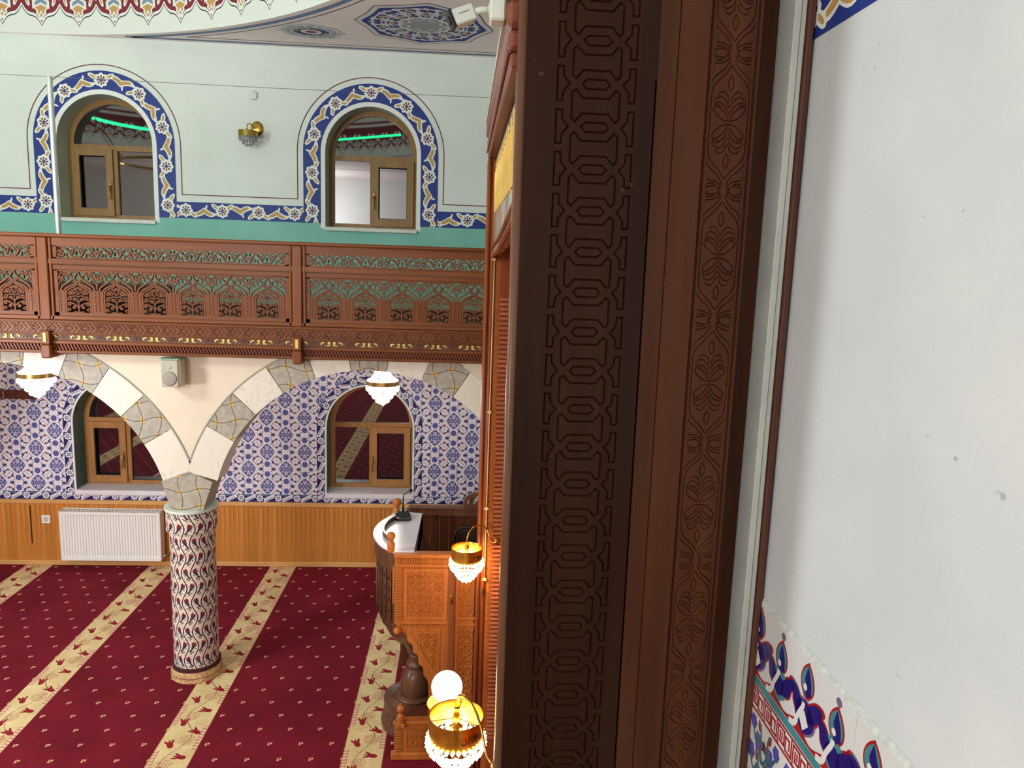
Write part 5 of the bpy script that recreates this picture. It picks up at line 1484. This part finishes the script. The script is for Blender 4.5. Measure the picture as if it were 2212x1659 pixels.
# loudspeaker on the arch wall
sp_ = thing('loudspeaker', 'cream box loudspeaker mounted on the plaster between the two arches', 'loudspeaker', (-1.94, YA-.003, 2.28))
W_ = lambda o: setp(o, sp_)
SPK = plain('cream_speaker_plastic', srgb(206, 200, 176), .5); SPG = plain('grey_speaker_grille', srgb(178, 172, 156), .7, bmp=.5, bscale=400)
sx0, sx1, sy0, sy1, sz0, sz1 = -1.990, -1.866, YA-.135, YA-.02, 2.184, 2.372
W_(MB().bbox(sx0, sx1, sy0+.012, sy1, sz0, sz1, .006).build('cabinet', SPK))
W_(MB().bbox(sx0+.004, sx1-.010, sy0, sy0+.012, sz0+.004, sz1-.004, .004).build('grille', SPG))
scx = (sx0+sx1)/2-.003
W_(MB().lathe([(.047, .002), (.049, .0), (.040, -.003), (.015, -.006), (0, -.006)], (scx, sy0-.0005, sz0+.060), 32, ax='y').build('woofer', plain('dark_grey_cone', srgb(150, 140, 126), .7), smooth=True))
W_(MB().lathe([(.012, .001), (.012, -.001), (.006, -.003), (0, -.001)], (scx, sy0-.0005, sz1-.052), 20, ax='y').build('tweeter', SPG, smooth=True))
W_(MB().bbox(scx-.02, scx+.02, sy1, YA-.001, 2.25, 2.31, .003).build('mount', SPK))
W_(MB().bbox(sx0-.010, sx1-.004, sy0-.004, sy1, sz1+.0005, sz1+.005, .001).build('top_plate', plain('green_tinted_cover', srgb(150, 190, 168), .3)))

# wall sconce on the upper wall
sc0 = thing('wall_sconce', 'small brass wall sconce with clear crystals on the upper wall between the windows', 'sconce', (-1.925, D, 4.20))
W_ = lambda o: setp(o, sc0)
W_(MB().lathe([(0, -.022), (.030, -.020), (.052, -.012), (.058, -.001)], (-1.915, D, 4.200), 28, ax='y', sy=1.15).build('back_plate', GOLD, smooth=True))
W_(MB().tube([(-1.93, D-.02, 4.20), (-1.93, D-.06, 4.205), (-1.945, D-.11, 4.225), (-1.965, D-.14, 4.215), (-1.97, D-.15, 4.17)], .0055, 8).build('arm', GOLD, smooth=True))
mb = MB().lathe([(.084, -.024), (.086, -.024), (.086, .026), (.084, .026)], (-1.965, D-.125, 4.135), 32); W_(mb.build('brass_drum', plain('polished_brass_drum', srgb(170, 140, 70), .15, 1.), smooth=True, angle=40))
cr = MB()
for r_, z_, n in ((.078, -.034, 20), (.076, -.052, 20), (.05, -.066, 12), (.048, -.084, 12), (.022, -.10, 6)):
    for k in range(n): octa(cr, (-1.965+r_*cos(2*pi*k/n), D-.125+r_*sin(2*pi*k/n), 4.135+z_), .009, .013)
def m_clear():
    m, nt, b = newmat('clear_crystal_glass', .05); setcol(nt, b, mixc(nt, noise(nt, 20), srgb(200, 205, 200), srgb(225, 228, 224))); b.inputs['Transmission Weight'].default_value = .55; b.inputs['Coat Weight'].default_value = .6; return m
W_(cr.build('crystal_fringe', m_clear(), kind='stuff'))
tag(MB().lathe([(.040, -.001), (.040, -.014), (.036, -.020), (0, -.022)], (-1.946, D, 4.488), 32, ax='y').build('junction_cover', plain('pale_grey_cover', srgb(204, 210, 204), .6), smooth=True, angle=30), 'small round pale cover plate on the upper wall above the sconce', 'cover plate')

# security camera on the cornice
cc = thing('security_camera', 'white security camera with black front mounted high on the surround cornice', 'camera', (.095, 2.30, 3.78))
W_ = lambda o: setp(o, cc)
MW = plain('matt_white_plastic', srgb(214, 222, 208), .45)
mb = MB().bbox(-.030, .034, -.022, .022, -.022, .022, .004); o = mb.build('body', MW)
Rm = Matrix.Translation((-.022, 2.30, 3.768)) @ Matrix.Rotation(R(-24), 4, 'Y') @ Matrix.Rotation(R(12), 4, 'Z')
o.data.transform(Rm); W_(o)
mb = MB().bbox(-.040, -.030, -.022, .022, -.025, .025, .002); mb.lathe([(.012, -.043), (.012, -.040)], (0, 0, 0), 16, ax='x'); o = mb.build('lens_front', BLACK); o.data.transform(Rm); W_(o)
mb = MB(); 
for k in range(9): mb.box(-.012+k*.0036, -.0098+k*.0036, -.0224, -.0219, .003, .0062)
o = mb.build('printed_lettering', plain('dark_print', srgb(60, 64, 60), .6)); o.data.transform(Rm); W_(o)
W_(MB().tube([(.010, 2.30, 3.782), (.030, 2.30, 3.788), (.052, 2.30, 3.790)], .009, 10).build('arm', MW, smooth=True))
W_(MB().tube([(.050, 2.30, 3.790), (.056, 2.30, 3.790)], .016, 12).build('joint', MW, smooth=True, angle=40))
W_(MB().bbox(.054, .0995, 2.265, 2.335, 3.755, 3.835, .006).build('junction_box', MW))
